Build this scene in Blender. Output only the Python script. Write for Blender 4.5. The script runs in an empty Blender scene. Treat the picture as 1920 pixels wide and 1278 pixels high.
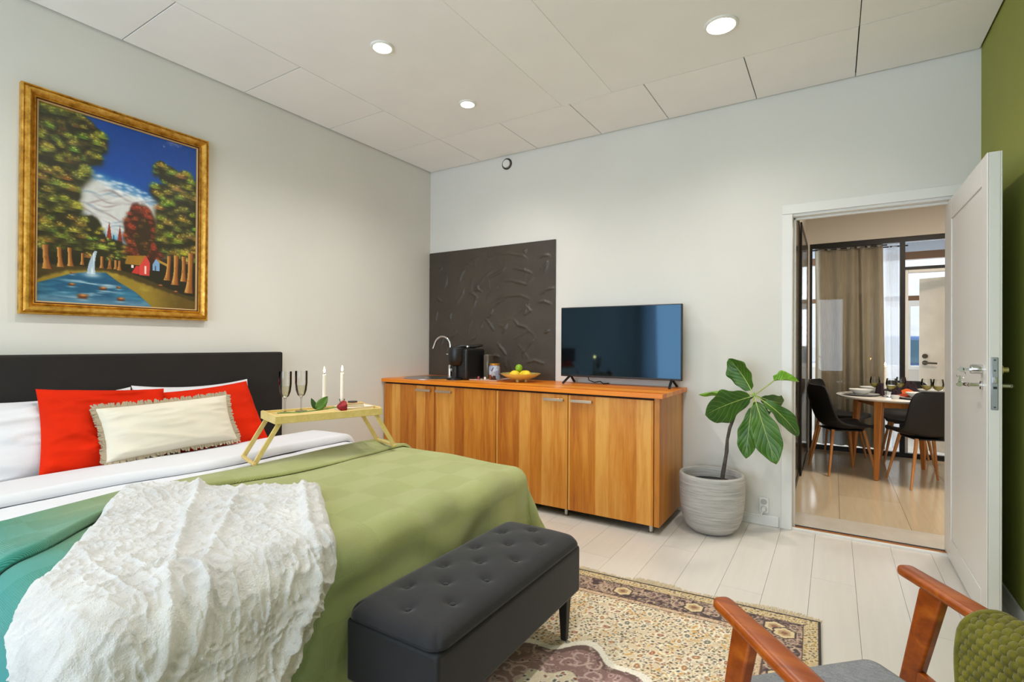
import bpy, math, random
import numpy as np
from mathutils import Matrix, Vector

random.seed(7)
rng = np.random.default_rng(7)
SC = bpy.context.scene
COL = SC.collection

# ------------------------------------------------------------------ camera, world, big lights, exposure
cd = bpy.data.cameras.new('camera'); cam = bpy.data.objects.new('camera', cd); COL.objects.link(cam)
cd.sensor_width = 36.0; cd.lens = 959.79 / 1920 * 36.0; cd.clip_start = 0.05; cd.clip_end = 200
_R = Vector((0.84666066, 0.53209932, 0.00600382)); _U = Vector((-0.00262164, -0.00711147, 0.99997128)); _F = Vector((-0.53212673, 0.84665208, 0.00462603))
cam.matrix_world = Matrix(((_R.x, _U.x, -_F.x, 3.3816), (_R.y, _U.y, -_F.y, -3.85), (_R.z, _U.z, -_F.z, 1.217), (0, 0, 0, 1)))
SC.camera = cam

wd = bpy.data.worlds.new('world'); SC.world = wd; wd.use_nodes = True
_bg = wd.node_tree.nodes['Background']; _bg.inputs[0].default_value = (0.80, 0.90, 1.0, 1); _bg.inputs[1].default_value = 1.5

def area(name, loc, target, sx, sy, power, col):
    l = bpy.data.lights.new(name, 'AREA'); l.shape = 'RECTANGLE'; l.size = sx; l.size_y = sy; l.energy = power; l.color = col
    o = bpy.data.objects.new(name, l); COL.objects.link(o); o.location = loc
    o.rotation_euler = (Vector(target) - Vector(loc)).to_track_quat('-Z', 'Y').to_euler(); return o
area('daylight_front_window', (1.9, -6.75, 1.55), (1.9, 0, 1.4), 3.6, 2.2, 74, (0.64, 0.82, 1.0))
area('daylight_shopfront', (4.2, 7.0, 2.4), (4.1, 3.2, 1.3), 3.0, 2.5, 90, (0.86, 0.93, 1.0))
SC.view_settings.view_transform = 'Standard'; SC.view_settings.look = 'None'
SC.view_settings.exposure = 0.78; SC.view_settings.gamma = 1.0; SC.view_settings.use_curve_mapping = False

# ------------------------------------------------------------------ helpers
def lin(c):
    c = [x / 255.0 for x in c]
    return tuple((x / 12.92 if x <= 0.04045 else ((x + 0.055) / 1.055) ** 2.4) for x in c) + (1.0,)

class NT:
    def __init__(s, name):
        s.m = bpy.data.materials.new(name); s.m.use_nodes = True; s.t = s.m.node_tree
        s.p = s.t.nodes['Principled BSDF']; s.out = s.t.nodes['Material Output']
    def n(s, typ, **kw):
        nd = s.t.nodes.new(typ)
        for k, v in kw.items(): setattr(nd, k, v)
        return nd
    def l(s, a, b): s.t.links.new(a, b)
    def coord(s, scale=(1, 1, 1), which='Object', rot=(0, 0, 0)):
        tc = s.n('ShaderNodeTexCoord'); mp = s.n('ShaderNodeMapping'); mp.inputs['Scale'].default_value = scale; mp.inputs['Rotation'].default_value = rot
        s.l(tc.outputs[which], mp.inputs['Vector']); return mp.outputs[0]
    def noise(s, vec, scale, detail=3, rough=0.5, dist=0):
        nd = s.n('ShaderNodeTexNoise'); nd.inputs['Scale'].default_value = scale; nd.inputs['Detail'].default_value = detail
        nd.inputs['Roughness'].default_value = rough; nd.inputs['Distortion'].default_value = dist
        if vec: s.l(vec, nd.inputs['Vector'])
        return nd.outputs['Fac']
    def ramp(s, fac, stops):
        r = s.n('ShaderNodeValToRGB'); e = r.color_ramp.elements
        while len(e) > 1: e.remove(e[0])
        e[0].position = stops[0][0]; e[0].color = lin(stops[0][1])
        for p, c in stops[1:]: q = e.new(p); q.color = lin(c)
        s.l(fac, r.inputs[0]); return r.outputs[0]
    def mix(s, fac, a, b, blend='MIX'):
        m = s.n('ShaderNodeMix', data_type='RGBA', blend_type=blend)
        if isinstance(fac, (int, float)): m.inputs[0].default_value = fac
        else: s.l(fac, m.inputs[0])
        for v, i in ((a, 6), (b, 7)):
            if isinstance(v, tuple): m.inputs[i].default_value = v
            else: s.l(v, m.inputs[i])
        return m.outputs[2]
    def math(s, op, a, b=None):
        m = s.n('ShaderNodeMath', operation=op)
        for i, v in enumerate((a, b)):
            if v is None: continue
            if isinstance(v, (int, float)): m.inputs[i].default_value = v
            else: s.l(v, m.inputs[i])
        return m.outputs[0]
    def sep(s, vec):
        x = s.n('ShaderNodeSeparateXYZ'); s.l(vec, x.inputs[0]); return x.outputs
    def bump(s, h, strength, dist=0.01):
        b = s.n('ShaderNodeBump'); b.inputs['Strength'].default_value = strength; b.inputs['Distance'].default_value = dist
        s.l(h, b.inputs['Height']); s.l(b.outputs[0], s.p.inputs['Normal'])
    def base(s, c):
        if isinstance(c, tuple): s.p.inputs['Base Color'].default_value = c
        else: s.l(c, s.p.inputs['Base Color'])

def mat(name, c, rough=0.5, metal=0.0, var=None, bump=None, spec=0.5, coat=0.0, sheen=0.0):
    """plain procedural paint: colour, optional tone variation (scale, amount) and fine relief (scale, strength)"""
    k = NT(name); k.p.inputs['Roughness'].default_value = rough; k.p.inputs['Metallic'].default_value = metal
    k.p.inputs['Specular IOR Level'].default_value = spec; k.p.inputs['Coat Weight'].default_value = coat
    k.p.inputs['Sheen Weight'].default_value = sheen
    v = k.coord()
    sc, am = var or (6.0, 0.03)
    c0 = tuple(max(0, x * (1 - am)) for x in c); c1 = tuple(min(255, x * (1 + am)) for x in c)
    k.base(k.ramp(k.noise(v, sc, 4), [(0.3, c0), (0.7, c1)]))
    if bump: k.bump(k.noise(v, bump[0], 4, 0.6), bump[1])
    return k.m

def wood(name, cols, axis=2, scale=1.0, rough=0.4, stave=0.0, sx=0):
    """long grain along axis; with stave > 0, glued staves of that width across coordinate sx"""
    k = NT(name); k.p.inputs['Roughness'].default_value = rough
    sc = [14 * scale] * 3; sc[axis] = 1.2 * scale
    v = k.coord(tuple(sc)); f = k.noise(v, 2.2, 6, 0.62, 0.6)
    fac = f
    if stave:
        x = k.sep(k.coord())[sx]
        wv = k.noise(None, 1, 0)
        fl = k.math('FLOOR', k.math('DIVIDE', x, stave))
        wn = k.n('ShaderNodeTexWhiteNoise', noise_dimensions='1D'); k.l(fl, wn.inputs['W'])
        oi = k.n('ShaderNodeObjectInfo'); ad = k.math('ADD', fl, k.math('MULTIPLY', oi.outputs['Random'], 97.0)); k.l(ad, wn.inputs['W'])
        fac = k.math('ADD', k.math('MULTIPLY', f, 0.6), k.math('MULTIPLY', wn.outputs[0], 0.42))
    k.base(k.ramp(fac, [(0.25, cols[0]), (0.5, cols[1]), (0.75, cols[2])]))
    k.bump(f, 0.06, 0.003)
    return k.m

def thin_glass(name, tint=(1, 1, 1), rough=0.0, edge=0.0, refl=1.45):
    k = NT(name); t = k.t
    tr = k.n('ShaderNodeBsdfTransparent'); tr.inputs[0].default_value = tint + (1,)
    if edge:
        lw = k.n('ShaderNodeLayerWeight'); lw.inputs[0].default_value = 0.35
        k.l(k.mix(k.math('MULTIPLY', lw.outputs['Facing'], edge), tint + (1,), (0.12, 0.11, 0.09, 1)), tr.inputs[0])
    gl = k.n('ShaderNodeBsdfGlossy'); gl.inputs['Roughness'].default_value = rough
    fr = k.n('ShaderNodeFresnel'); fr.inputs[0].default_value = refl
    mx = k.n('ShaderNodeMixShader'); k.l(fr.outputs[0], mx.inputs[0]); k.l(tr.outputs[0], mx.inputs[1]); k.l(gl.outputs[0], mx.inputs[2])
    k.l(mx.outputs[0], k.out.inputs[0]); return k.m

def emit(name, c, st):
    k = NT(name); k.p.inputs['Base Color'].default_value = lin(c); k.p.inputs['Emission Color'].default_value = lin(c); k.p.inputs['Emission Strength'].default_value = st
    return k.m

def vcol_mat(name, rough=0.6, bump=None, sheen=0.0, coat=0.0):
    k = NT(name); a = k.n('ShaderNodeVertexColor', layer_name='col'); k.base(a.outputs[0]); k.p.inputs['Roughness'].default_value = rough
    k.p.inputs['Sheen Weight'].default_value = sheen; k.p.inputs['Coat Weight'].default_value = coat
    if bump: k.bump(k.noise(k.coord(), bump[0], 3), bump[1], 0.004)
    return k.m

class B:
    def __init__(s): s.v = []; s.f = []; s.uv = None; s.col = None
    def add(s, vs, fs):
        o = len(s.v); s.v += [tuple(map(float, p)) for p in vs]; s.f += [tuple(i + o for i in f) for f in fs]; return s
    def box(s, x0, y0, z0, x1, y1, z1):
        return s.add([(x0, y0, z0), (x1, y0, z0), (x1, y1, z0), (x0, y1, z0), (x0, y0, z1), (x1, y0, z1), (x1, y1, z1), (x0, y1, z1)],
                     [(0, 3, 2, 1), (4, 5, 6, 7), (0, 1, 5, 4), (1, 2, 6, 5), (2, 3, 7, 6), (3, 0, 4, 7)])
    def hexa(s, bot, top):
        return s.add(list(bot) + list(top), [(0, 3, 2, 1), (4, 5, 6, 7), (0, 1, 5, 4), (1, 2, 6, 5), (2, 3, 7, 6), (3, 0, 4, 7)])
    def beam(s, a, b, w, h, up=(0, 0, 1), w2=None, h2=None):
        a = Vector(a); b = Vector(b); d = (b - a).normalized(); u = Vector(up); r = d.cross(u).normalized(); u = r.cross(d)
        w2 = w if w2 is None else w2; h2 = h if h2 is None else h2
        q = lambda p, w, h: [p - r * w / 2 - u * h / 2, p + r * w / 2 - u * h / 2, p + r * w / 2 + u * h / 2, p - r * w / 2 + u * h / 2]
        return s.hexa(q(a, w, h), q(b, w2, h2))
    def tube(s, pts, rad, seg=10, cap=True):
        pts = [Vector(p) for p in pts]; n = len(pts)
        if not hasattr(rad, '__len__'): rad = [rad] * n
        vs = []; ref = None
        for i, p in enumerate(pts):
            d = (pts[min(i + 1, n - 1)] - pts[max(i - 1, 0)]).normalized()
            if ref is None: ref = Vector((1, 0, 0)) if abs(d.x) < 0.8 else Vector((0, 1, 0))
            r = (ref - d * ref.dot(d)).normalized(); ref = r; u = d.cross(r)
            for k in range(seg):
                a = 2 * math.pi * k / seg; vs.append(p + (r * math.cos(a) + u * math.sin(a)) * rad[i])
        fs = []
        for i in range(n - 1):
            for k in range(seg):
                k2 = (k + 1) % seg; fs.append((i * seg + k, i * seg + k2, (i + 1) * seg + k2, (i + 1) * seg + k))
        if cap: fs.append(tuple(range(seg - 1, -1, -1))); fs.append(tuple((n - 1) * seg + k for k in range(seg)))
        return s.add(vs, fs)
    def lathe(s, c, prof, seg=32, axis='z'):
        vs = []; fs = []; n = len(prof)
        for r, z in prof:
            for k in range(seg):
                a = 2 * math.pi * k / seg; x, y = r * math.cos(a), r * math.sin(a)
                p = {'z': (x, y, z), 'y': (x, z, y), 'x': (z, x, y)}[axis]
                vs.append((c[0] + p[0], c[1] + p[1], c[2] + p[2]))
        for i in range(n - 1):
            for k in range(seg):
                k2 = (k + 1) % seg; f = (i * seg + k, i * seg + k2, (i + 1) * seg + k2, (i + 1) * seg + k); fs.append(f if axis == 'z' else f[::-1])
        if prof[0][0] > 1e-6: fs.append(tuple(range(seg - 1, -1, -1)) if axis == 'z' else tuple(range(seg)))
        if prof[-1][0] > 1e-6: fs.append(tuple((n - 1) * seg + k for k in range(seg)) if axis == 'z' else tuple((n - 1) * seg + k for k in range(seg - 1, -1, -1)))
        return s.add(vs, fs)
    def grid(s, P, uv=None, flip=False, closed=False):
        P = np.asarray(P, float); n, m = P.shape[:2]; o = len(s.v)
        s.v += [tuple(p) for p in P.reshape(-1, 3).tolist()]
        idx = np.arange(n * m).reshape(n, m) + o
        if closed: idx = np.concatenate([idx, idx[:, :1]], 1)
        q = np.stack([idx[:-1, :-1], idx[1:, :-1], idx[1:, 1:], idx[:-1, 1:]], -1).reshape(-1, 4)
        if flip: q = q[:, ::-1]
        s.f += [tuple(t) for t in q.tolist()]
        if uv is not None: s.uv = np.asarray(uv, float).reshape(-1, 2)
        return s
    def prism(s, poly, axis, a0, a1):
        n = len(poly); pt = {'x': lambda p, a: (a, p[0], p[1]), 'y': lambda p, a: (p[0], a, p[1]), 'z': lambda p, a: (p[0], p[1], a)}[axis]
        vs = [pt(p, a0) for p in poly] + [pt(p, a1) for p in poly]
        return s.add(vs, [tuple(range(n)), tuple(range(2 * n - 1, n - 1, -1))] + [(i, n + i, n + (i + 1) % n, (i + 1) % n) for i in range(n)])

WM = {}
def obj(name, b, m, parent=None, bev=0.0, smooth=35, kind=None, label=None, cat=None, group=None, sub=0, solid=0, origin=None, bseg=2):
    V = np.array(b.v, float); lo, hi = V.min(0), V.max(0)
    o = Vector(origin) if origin else Vector(((lo[0] + hi[0]) / 2, (lo[1] + hi[1]) / 2, lo[2]))
    Wp = WM[parent] if parent else Matrix()
    loc = Wp.inverted() @ o; W = Wp @ Matrix.Translation(loc); Wi = np.array(W.inverted())
    V = V @ Wi[:3, :3].T + Wi[:3, 3]
    me = bpy.data.meshes.new(name); me.from_pydata(V.tolist(), [], b.f); me.materials.append(m)
    if b.uv is not None:
        lay = me.uv_layers.new(name='uv'); li = np.empty(len(me.loops), int); me.loops.foreach_get('vertex_index', li); lay.data.foreach_set('uv', b.uv[li].ravel())
    if b.col is not None:
        ca = me.color_attributes.new('col', 'FLOAT_COLOR', 'POINT'); ca.data.foreach_set('color', np.concatenate([b.col, np.ones((len(b.col), 1))], 1).astype(np.float32).ravel())
    me.validate(); me.update()
    if smooth:
        me.shade_smooth()
        if smooth < 180: me.set_sharp_from_angle(angle=math.radians(smooth))
    ob = bpy.data.objects.new(name, me); COL.objects.link(ob); ob.parent = parent; ob.location = loc; WM[ob] = W
    if solid: q = ob.modifiers.new('solid', 'SOLIDIFY'); q.thickness = solid; q.offset = 0
    if bev: q = ob.modifiers.new('bevel', 'BEVEL'); q.width = bev; q.segments = bseg; q.limit_method = 'ANGLE'; q.angle_limit = math.radians(40)
    if sub: q = ob.modifiers.new('sub', 'SUBSURF'); q.levels = sub; q.render_levels = sub
    tag(ob, label, cat, group, kind); return ob
def tag(o, label=None, cat=None, group=None, kind=None):
    for k, v in (('label', label), ('category', cat), ('group', group), ('kind', kind)):
        if v: o[k] = v
    return o
def thing(name, label, cat, loc, group=None, kind=None):
    o = bpy.data.objects.new(name, None); COL.objects.link(o); o.location = loc; o.empty_display_size = 0.1; WM[o] = Matrix.Translation(Vector(loc))
    return tag(o, label, cat, group, kind)
def copy_tree(o, parent=None):
    c = o.copy(); COL.objects.link(c); c.parent = parent
    for ch in list(o.children): copy_tree(ch, c)
    return c
def move(o, loc, rz=0.0):
    o.location = loc; o.rotation_euler = (0, 0, rz); return o
def relabel(o, label): o['label'] = label; return o

def vnoise(x, y, seed=0):
    xi = np.floor(x).astype(np.int64); yi = np.floor(y).astype(np.int64); fx = x - xi; fy = y - yi
    fx = fx * fx * (3 - 2 * fx); fy = fy * fy * (3 - 2 * fy)
    def h(a, b):
        n = (a * 374761393 + b * 668265263 + seed * 974711) & 0xffffffff; n = ((n ^ (n >> 13)) * 1274126177) & 0xffffffff
        return ((n ^ (n >> 16)) & 0xffff) / 65535.0
    return (h(xi, yi) * (1 - fx) + h(xi + 1, yi) * fx) * (1 - fy) + (h(xi, yi + 1) * (1 - fx) + h(xi + 1, yi + 1) * fx) * fy
def fbm(x, y, seed=0, oct=4):
    r = 0; a = 0.5
    for i in range(oct): r = r + a * vnoise(x * 2 ** i, y * 2 ** i, seed + i * 17); a *= 0.5
    return r
sstep = lambda a, b, x: np.clip((x - a) / (b - a), 0, 1) ** 2 * (3 - 2 * np.clip((x - a) / (b - a), 0, 1))

# ------------------------------------------------------------------ materials
WHITE_WALL = mat('wall_paint', (226, 223, 216), 0.75, bump=(220, 0.03), var=(1.5, 0.012))
CEIL = mat('ceiling_tile', (248, 246, 243), 0.85, bump=(300, 0.05), var=(2, 0.01))
CEIL_B = mat('ceiling_tile_bright', (250, 249, 246), 0.7, bump=(300, 0.04), var=(2, 0.01))
GAP = mat('ceiling_gap', (74, 68, 60), 0.9)
GREEN_WALL = mat('green_wall_paint', (146, 152, 62), 0.7, bump=(200, 0.03), var=(2, 0.02))
TRIM = mat('white_gloss_trim', (232, 230, 225), 0.35, var=(3, 0.01))
DOORW = mat('door_paint', (228, 225, 220), 0.4, var=(2, 0.012))
def plank_mat(name, cols, rough):
    k = NT(name); k.p.inputs['Roughness'].default_value = rough
    oi = k.n('ShaderNodeObjectInfo'); f = k.noise(k.coord((16, 1.2, 1)), 2.0, 5, 0.6, 0.4)
    g = k.math('ADD', k.math('MULTIPLY', f, 0.7), k.math('MULTIPLY', oi.outputs['Random'], 0.3))
    k.base(k.ramp(g, [(0.2, cols[0]), (0.8, cols[1])])); k.bump(f, 0.04, 0.002); return k.m
PLANK = plank_mat('white_floor_plank', ((214, 208, 200), (225, 220, 213)), 0.28)
PLANK_D = plank_mat('beige_floor_plank', ((196, 176, 146), (212, 195, 168)), 0.16)
SUBF = mat('floor_joint', (204, 196, 184), 0.8)
CHROME = mat('chrome', (205, 205, 205), 0.12, 1.0)
STEEL = mat('brushed_steel', (190, 188, 184), 0.3, 1.0)
BLACK = mat('black_plastic', (22, 22, 23), 0.4)
BLACKM = mat('black_metal', (24, 22, 20), 0.45, 0.4)

# ------------------------------------------------------------------ room shell
W, H = 4.084, 2.897
st = dict(kind='structure')
obj('wall_left', B().box(-0.12, -6.65, -0.05, 0, 0.12, 3.05), WHITE_WALL, **st)
obj('wall_back', B().box(0, 0, -0.05, 3.135, 0.12, 3.05).box(3.965, 0, -0.05, 4.084, 0.12, 3.05).box(3.135, 0, 2.085, 3.965, 0.12, 3.05), WHITE_WALL, smooth=0, **st)
obj('wall_right', B().box(W, -6.65, -0.05, W + 0.12, 0.0, 3.05), GREEN_WALL, **st)
FY = -6.5
fw = B().box(0, FY - 0.15, -0.05, 0.14, FY, 3.05).box(3.65, FY - 0.15, -0.05, W, FY, 3.05).box(0.14, FY - 0.15, -0.05, 3.65, FY, 0.45).box(0.14, FY - 0.15, 2.55, 3.65, FY, 3.05)
obj('wall_front', fw, WHITE_WALL, smooth=0, **st)
win = thing('window_1', None, None, (1.9, FY - 0.07, 0.45), kind='structure')
fr = B().box(0.14, FY - 0.12, 0.45, 3.65, FY - 0.03, 0.51).box(0.14, FY - 0.12, 2.49, 3.65, FY - 0.03, 2.55)
for x in (0.14, 1.27, 2.43, 3.59): fr.box(x, FY - 0.12, 0.51, x + 0.06, FY - 0.03, 2.49)
obj('window_frame', fr, TRIM, win, bev=0.004)
wg_ = thin_glass('window_glass', refl=1.32)
for x0, x1 in ((0.20, 1.27), (1.33, 2.43), (2.49, 3.59)): obj('pane', B().box(x0, FY - 0.076, 0.51, x1, FY - 0.07, 2.49), wg_, win)

# floor: sub-floor with single planks laid on it, running towards the back wall
fl = obj('floor', B().box(-0.1, -6.65, -0.08, W + 0.1, 0.03, -0.013).box(3.0, 0.03, -0.08, 5.6, 4.9, -0.013), SUBF, smooth=0, **st)
pw = 0.1945
i = 0; x = 3.478 - 18 * pw
def plank_mesh(w, l):
    me_b = B().box(-w / 2, -l / 2, -0.012, w / 2, l / 2, 0); return me_b
x = 3.4785 - 18 * pw + 0.0
while x < W - 0.01:
    x1 = min(x + pw, W); x0 = max(x, 0.0)
    if x1 - x0 > 0.01:
        y = 0.02; L = [1.42, 0.75, 1.95, 1.1][i % 4]
        while y > -6.5:
            y0 = max(y - L, -6.5)
            obj('plank', B().box(x0 + 0.0007, y0 + 0.0007, -0.012, x1 - 0.0007, y - 0.0007, 0.0), PLANK, fl, smooth=0)
            y = y0; L = 2.1
    x += pw; i += 1
x = 3.02; i = 0
while x < 5.5:
    y = 0.42
    for y1 in ([1.1, 3.15] if i % 2 else [2.0, 3.15]):
        obj('plank', B().box(x + 0.001, y + 0.001, -0.012, x + 0.399, y1 - 0.001, 0.0), PLANK_D, fl, smooth=0); y = y1
    x += 0.4; i += 1
# threshold strips
obj('trim_5', B().box(3.14, 0.0, -0.01, 3.96, 0.028, 0.012), TRIM, bev=0.003, **st)
obj('trim_6', B().box(3.14, 0.03, -0.012, 3.96, 0.085, 0.004), wood('sill_wood', ((128, 78, 34), (168, 108, 52), (186, 128, 70)), 0), bev=0.002, **st)
obj('trim_7', B().box(3.14, 0.087, -0.012, 3.96, 0.125, -0.002), BLACK, **st)
obj('trim_8', B().box(3.14, 0.127, -0.012, 5.4, 0.418, 0.001), mat('pale_threshold_board', (206, 198, 186), 0.25), bev=0.001, **st)

# ceiling of single panels below a dark void
ce = obj('ceiling', B().box(-0.1, -6.65, 2.925, W + 0.1, 0.1, 3.02), GAP, smooth=0, **st)
def cp(x0, y0, x1, y1, m=CEIL, g=0.003, dz=0.0): obj('ceiling_panel', B().box(x0 + g, y0 + g, H - dz, x1 - g, y1 - g, H + 0.022), m, ce, smooth=0, bev=0.001, bseg=1)
xs = [0.617, 1.215, 1.805, 2.335, 2.932, 3.492]
cp(0.010, -0.60, 0.617, -0.008); ys = [-0.60, -1.21, -1.90, -2.60, -3.40, -4.2, -5.4, -6.5]
for a, b in zip(ys[:-1], ys[1:]): cp(0.010, b, 0.617, a)
for a, b in zip(xs[:-1], xs[1:]): cp(a, -0.606, b, -0.008, g=0.003)
cp(3.492, -0.606, W - 0.006, -0.008); cp(3.492, -1.6, W - 0.006, -0.606); cp(3.492, -3.2, W - 0.006, -1.6); cp(3.492, -6.5, W - 0.006, -3.2)
cp(0.617, -6.5, 1.752, -0.606, g=0.0015); cp(1.752, -6.5, 2.124, -0.606, CEIL_B, g=0.0); cp(2.124, -6.5, 3.492, -0.606, g=0.0015)
# baseboards and door casing
obj('baseboard_back', B().box(2.5, -0.014, 0, 3.075, 0, 0.07), TRIM, bev=0.004, **st)
obj('baseboard_right', B().box(W - 0.014, -6.45, 0, W, -0.02, 0.07), TRIM, bev=0.004, **st)
obj('baseboard_left', B().box(0, -1.6, 0, 0.014, -0.66, 0.07), TRIM, bev=0.004, **st)
obj('trim_1', B().box(3.088, -0.016, 0, 3.15, 0.0, 2.081).box(3.132, 0.0005, 0, 3.152, 0.13, 2.065), TRIM, bev=0.003, **st)
obj('trim_2', B().box(3.088, -0.016, 2.082, 4.03, 0.0, 2.145).box(3.132, 0.0005, 2.066, 3.966, 0.13, 2.085), TRIM, bev=0.003, **st)
obj('trim_3', B().box(3.986, -0.016, 0, 4.03, 0.0, 2.081).box(3.945, 0.0005, 0, 3.966, 0.13, 2.065), TRIM, bev=0.003, **st)
obj('trim_4', B().box(3.152, 0.05, 0, 3.166, 0.075, 2.066).box(3.152, 0.05, 2.052, 3.95, 0.075, 2.066), TRIM, bev=0.003, **st)

# the open white door (leaf along the green wall)
door = thing('door_1', None, None, (3.962, -0.006, 0.0), kind='structure')
D0, D1, DT = -0.905, -0.012, 2.05
obj('door_leaf', B().box(3.944, D0, 0.012, 3.982, D1, DT), DOORW, door, bev=0.003)
fp = B()
for (y0, y1, z0, z1) in ((D0, D0 + 0.10, 0.012, DT), (D1 - 0.10, D1, 0.012, DT), (D0 + 0.1, D1 - 0.1, DT - 0.12, DT), (D0 + 0.1, D1 - 0.1, 0.012, 0.135)):
    fp.box(3.938, y0, z0, 3.9445, y1, z1).box(3.9815, y0, z0, 3.988, y1, z1)
obj('door_frame_face', fp, DOORW, door, bev=0.003)
lp = obj('lock_plate', B().box(3.951, D0 - 0.004, 0.945, 3.975, D0 + 0.002, 1.17), mat('lock_steel', (168, 172, 180), 0.35, 0.9), door, bev=0.008)
obj('latch_bolt', B().box(3.957, D0 - 0.016, 1.06, 3.969, D0 - 0.002, 1.085), STEEL, lp, bev=0.002)
obj('bolt_slot', B().box(3.958, D0 - 0.0055, 1.035, 3.97, D0 - 0.003, 1.045), BLACK, lp)
for z in (0.957, 1.113, 1.158): obj('screw', B().lathe((3.963, D0 - 0.004, z), [(0.004, -0.0015), (0.004, 0.001)], 10, 'y'), mat('screw_grey', (90, 92, 96), 0.4, 0.8) if 'screw_grey' not in bpy.data.materials else bpy.data.materials['screw_grey'], lp)
hy = D0 + 0.075
obj('lock_cylinder', B().lathe((3.938, hy, 1.115), [(0.021, 0.002), (0.021, -0.035), (0.019, -0.04), (0.0, -0.04)], 20, 'x'), CHROME, door)
hb = B().lathe((3.938, hy, 1.045), [(0.019, 0.002), (0.019, -0.008), (0.009, -0.010), (0.009, -0.045)], 18, 'x'); hb.tube([(3.895, hy, 1.045), (3.889, hy + 0.01, 1.045), (3.889, hy + 0.115, 1.043)], [0.009, 0.009, 0.008], 12)
obj('door_handle', hb, CHROME, door)
hb = B().lathe((3.988, hy, 1.045), [(0.019, -0.002), (0.019, 0.008), (0.009, 0.010), (0.009, 0.04)], 18, 'x'); hb.tube([(4.028, hy, 1.045), (4.034, hy + 0.01, 1.045), (4.034, hy + 0.11, 1.045)], [0.009, 0.009, 0.008], 12)
obj('door_handle', hb, STEEL, door)
obj('thumb_turn', B().lathe((3.988, hy, 1.115), [(0.02, -0.002), (0.02, 0.016), (0.012, 0.018), (0.012, 0.034)], 18, 'x'), mat('brass_satin', (200, 186, 130), 0.35, 0.8), door)
for z in (0.25, 1.85): obj('hinge', B().tube([(3.955, 0.0, z - 0.05), (3.955, 0.0, z + 0.05)], 0.008, 10), STEEL, door)
kr = thing('key_ring', 'steel key with small ring hanging from the lock of the open white door', 'key', (3.885, hy, 1.06))
obj('key', B().box(3.872, hy - 0.0015, 1.108, 3.899, hy + 0.0015, 1.119).lathe((3.866, hy, 1.1135), [(0.012, -0.0015), (0.012, 0.0015)], 16, 'y'), STEEL, kr, bev=0.001)
obj('ring', B().tube([(3.866 + 0.016 * math.sin(a), hy, 1.090 + 0.018 * math.cos(a)) for a in np.linspace(0, 6.28, 17)], 0.0015, 6), CHROME, kr)
obj('key', B().box(3.855, hy - 0.006, 1.055, 3.865, hy - 0.003, 1.085).lathe((3.86, hy - 0.0045, 1.047), [(0.012, -0.0015), (0.012, 0.0015)], 16, 'y'), CHROME, kr, bev=0.001)

# recessed downlights
DL_RING = mat('downlight_ring', (236, 234, 228), 0.4); DL_LENS = emit('downlight_lens', (255, 243, 222), 9.0)
def downlight(x, y, r, label, power=26, grp='recessed ceiling downlights'):
    t = thing('ceiling_downlight', label, 'downlight', (x, y, H), grp)
    obj('ring', B().lathe((x, y, H), [(r, 0.0), (r, -0.006), (r - 0.006, -0.010), (r - 0.014, -0.009), (r - 0.016, 0.0)], 36), DL_RING, t)
    obj('lens', B().lathe((x, y, H), [(0, -0.002), (r - 0.016, -0.005)], 32), DL_LENS, t, smooth=180)
    l = bpy.data.lights.new('downlight_lamp', 'SPOT'); l.energy = power; l.color = (1.0, 0.96, 0.915); l.spot_size = math.radians(150); l.spot_blend = 0.9; l.shadow_soft_size = 0.05
    o = bpy.data.objects.new('downlight_lamp', l); COL.objects.link(o); o.location = (x, y, H - 0.03)
downlight(1.204, -1.79, 0.066, 'round recessed downlight in the ceiling above the bed, nearest the painting')
downlight(1.20, -0.985, 0.062, 'round recessed downlight in the ceiling above the sink, lowest of the three in the photo')
downlight(2.876, -1.0, 0.085, 'round recessed downlight with wide white ring, above the floor before the doorway')

downlight(1.204, -2.75, 0.066, 'added unseen downlight in the ceiling over the plush throw on the bed')  # from here on, downlights out of view, added to brighten floor and ceiling
downlight(2.876, -2.6, 0.066, 'added unseen downlight in the ceiling over the rug and bench')
downlight(2.876, -4.4, 0.066, 'added unseen downlight in the ceiling behind the back of the armchair')
downlight(1.204, -5.0, 0.066, 'added unseen downlight in the ceiling towards the front window')
# round wall valve close to the ceiling
v = thing('wall_vent', 'small round white vent valve with dark ring, high on the back wall', 'vent', (0.90, 0.0, 2.78))
obj('collar', B().lathe((0.90, 0.0, 2.822), [(0.050, 0.001), (0.050, -0.008), (0.044, -0.012), (0.043, -0.002)], 32, 'y'), mat('vent_dark', (70, 60, 44), 0.6), v)
obj('disc', B().lathe((0.90, 0.0, 2.822), [(0.036, -0.004), (0.036, -0.020), (0.030, -0.025), (0, -0.026)], 32, 'y'), TRIM, v)

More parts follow.
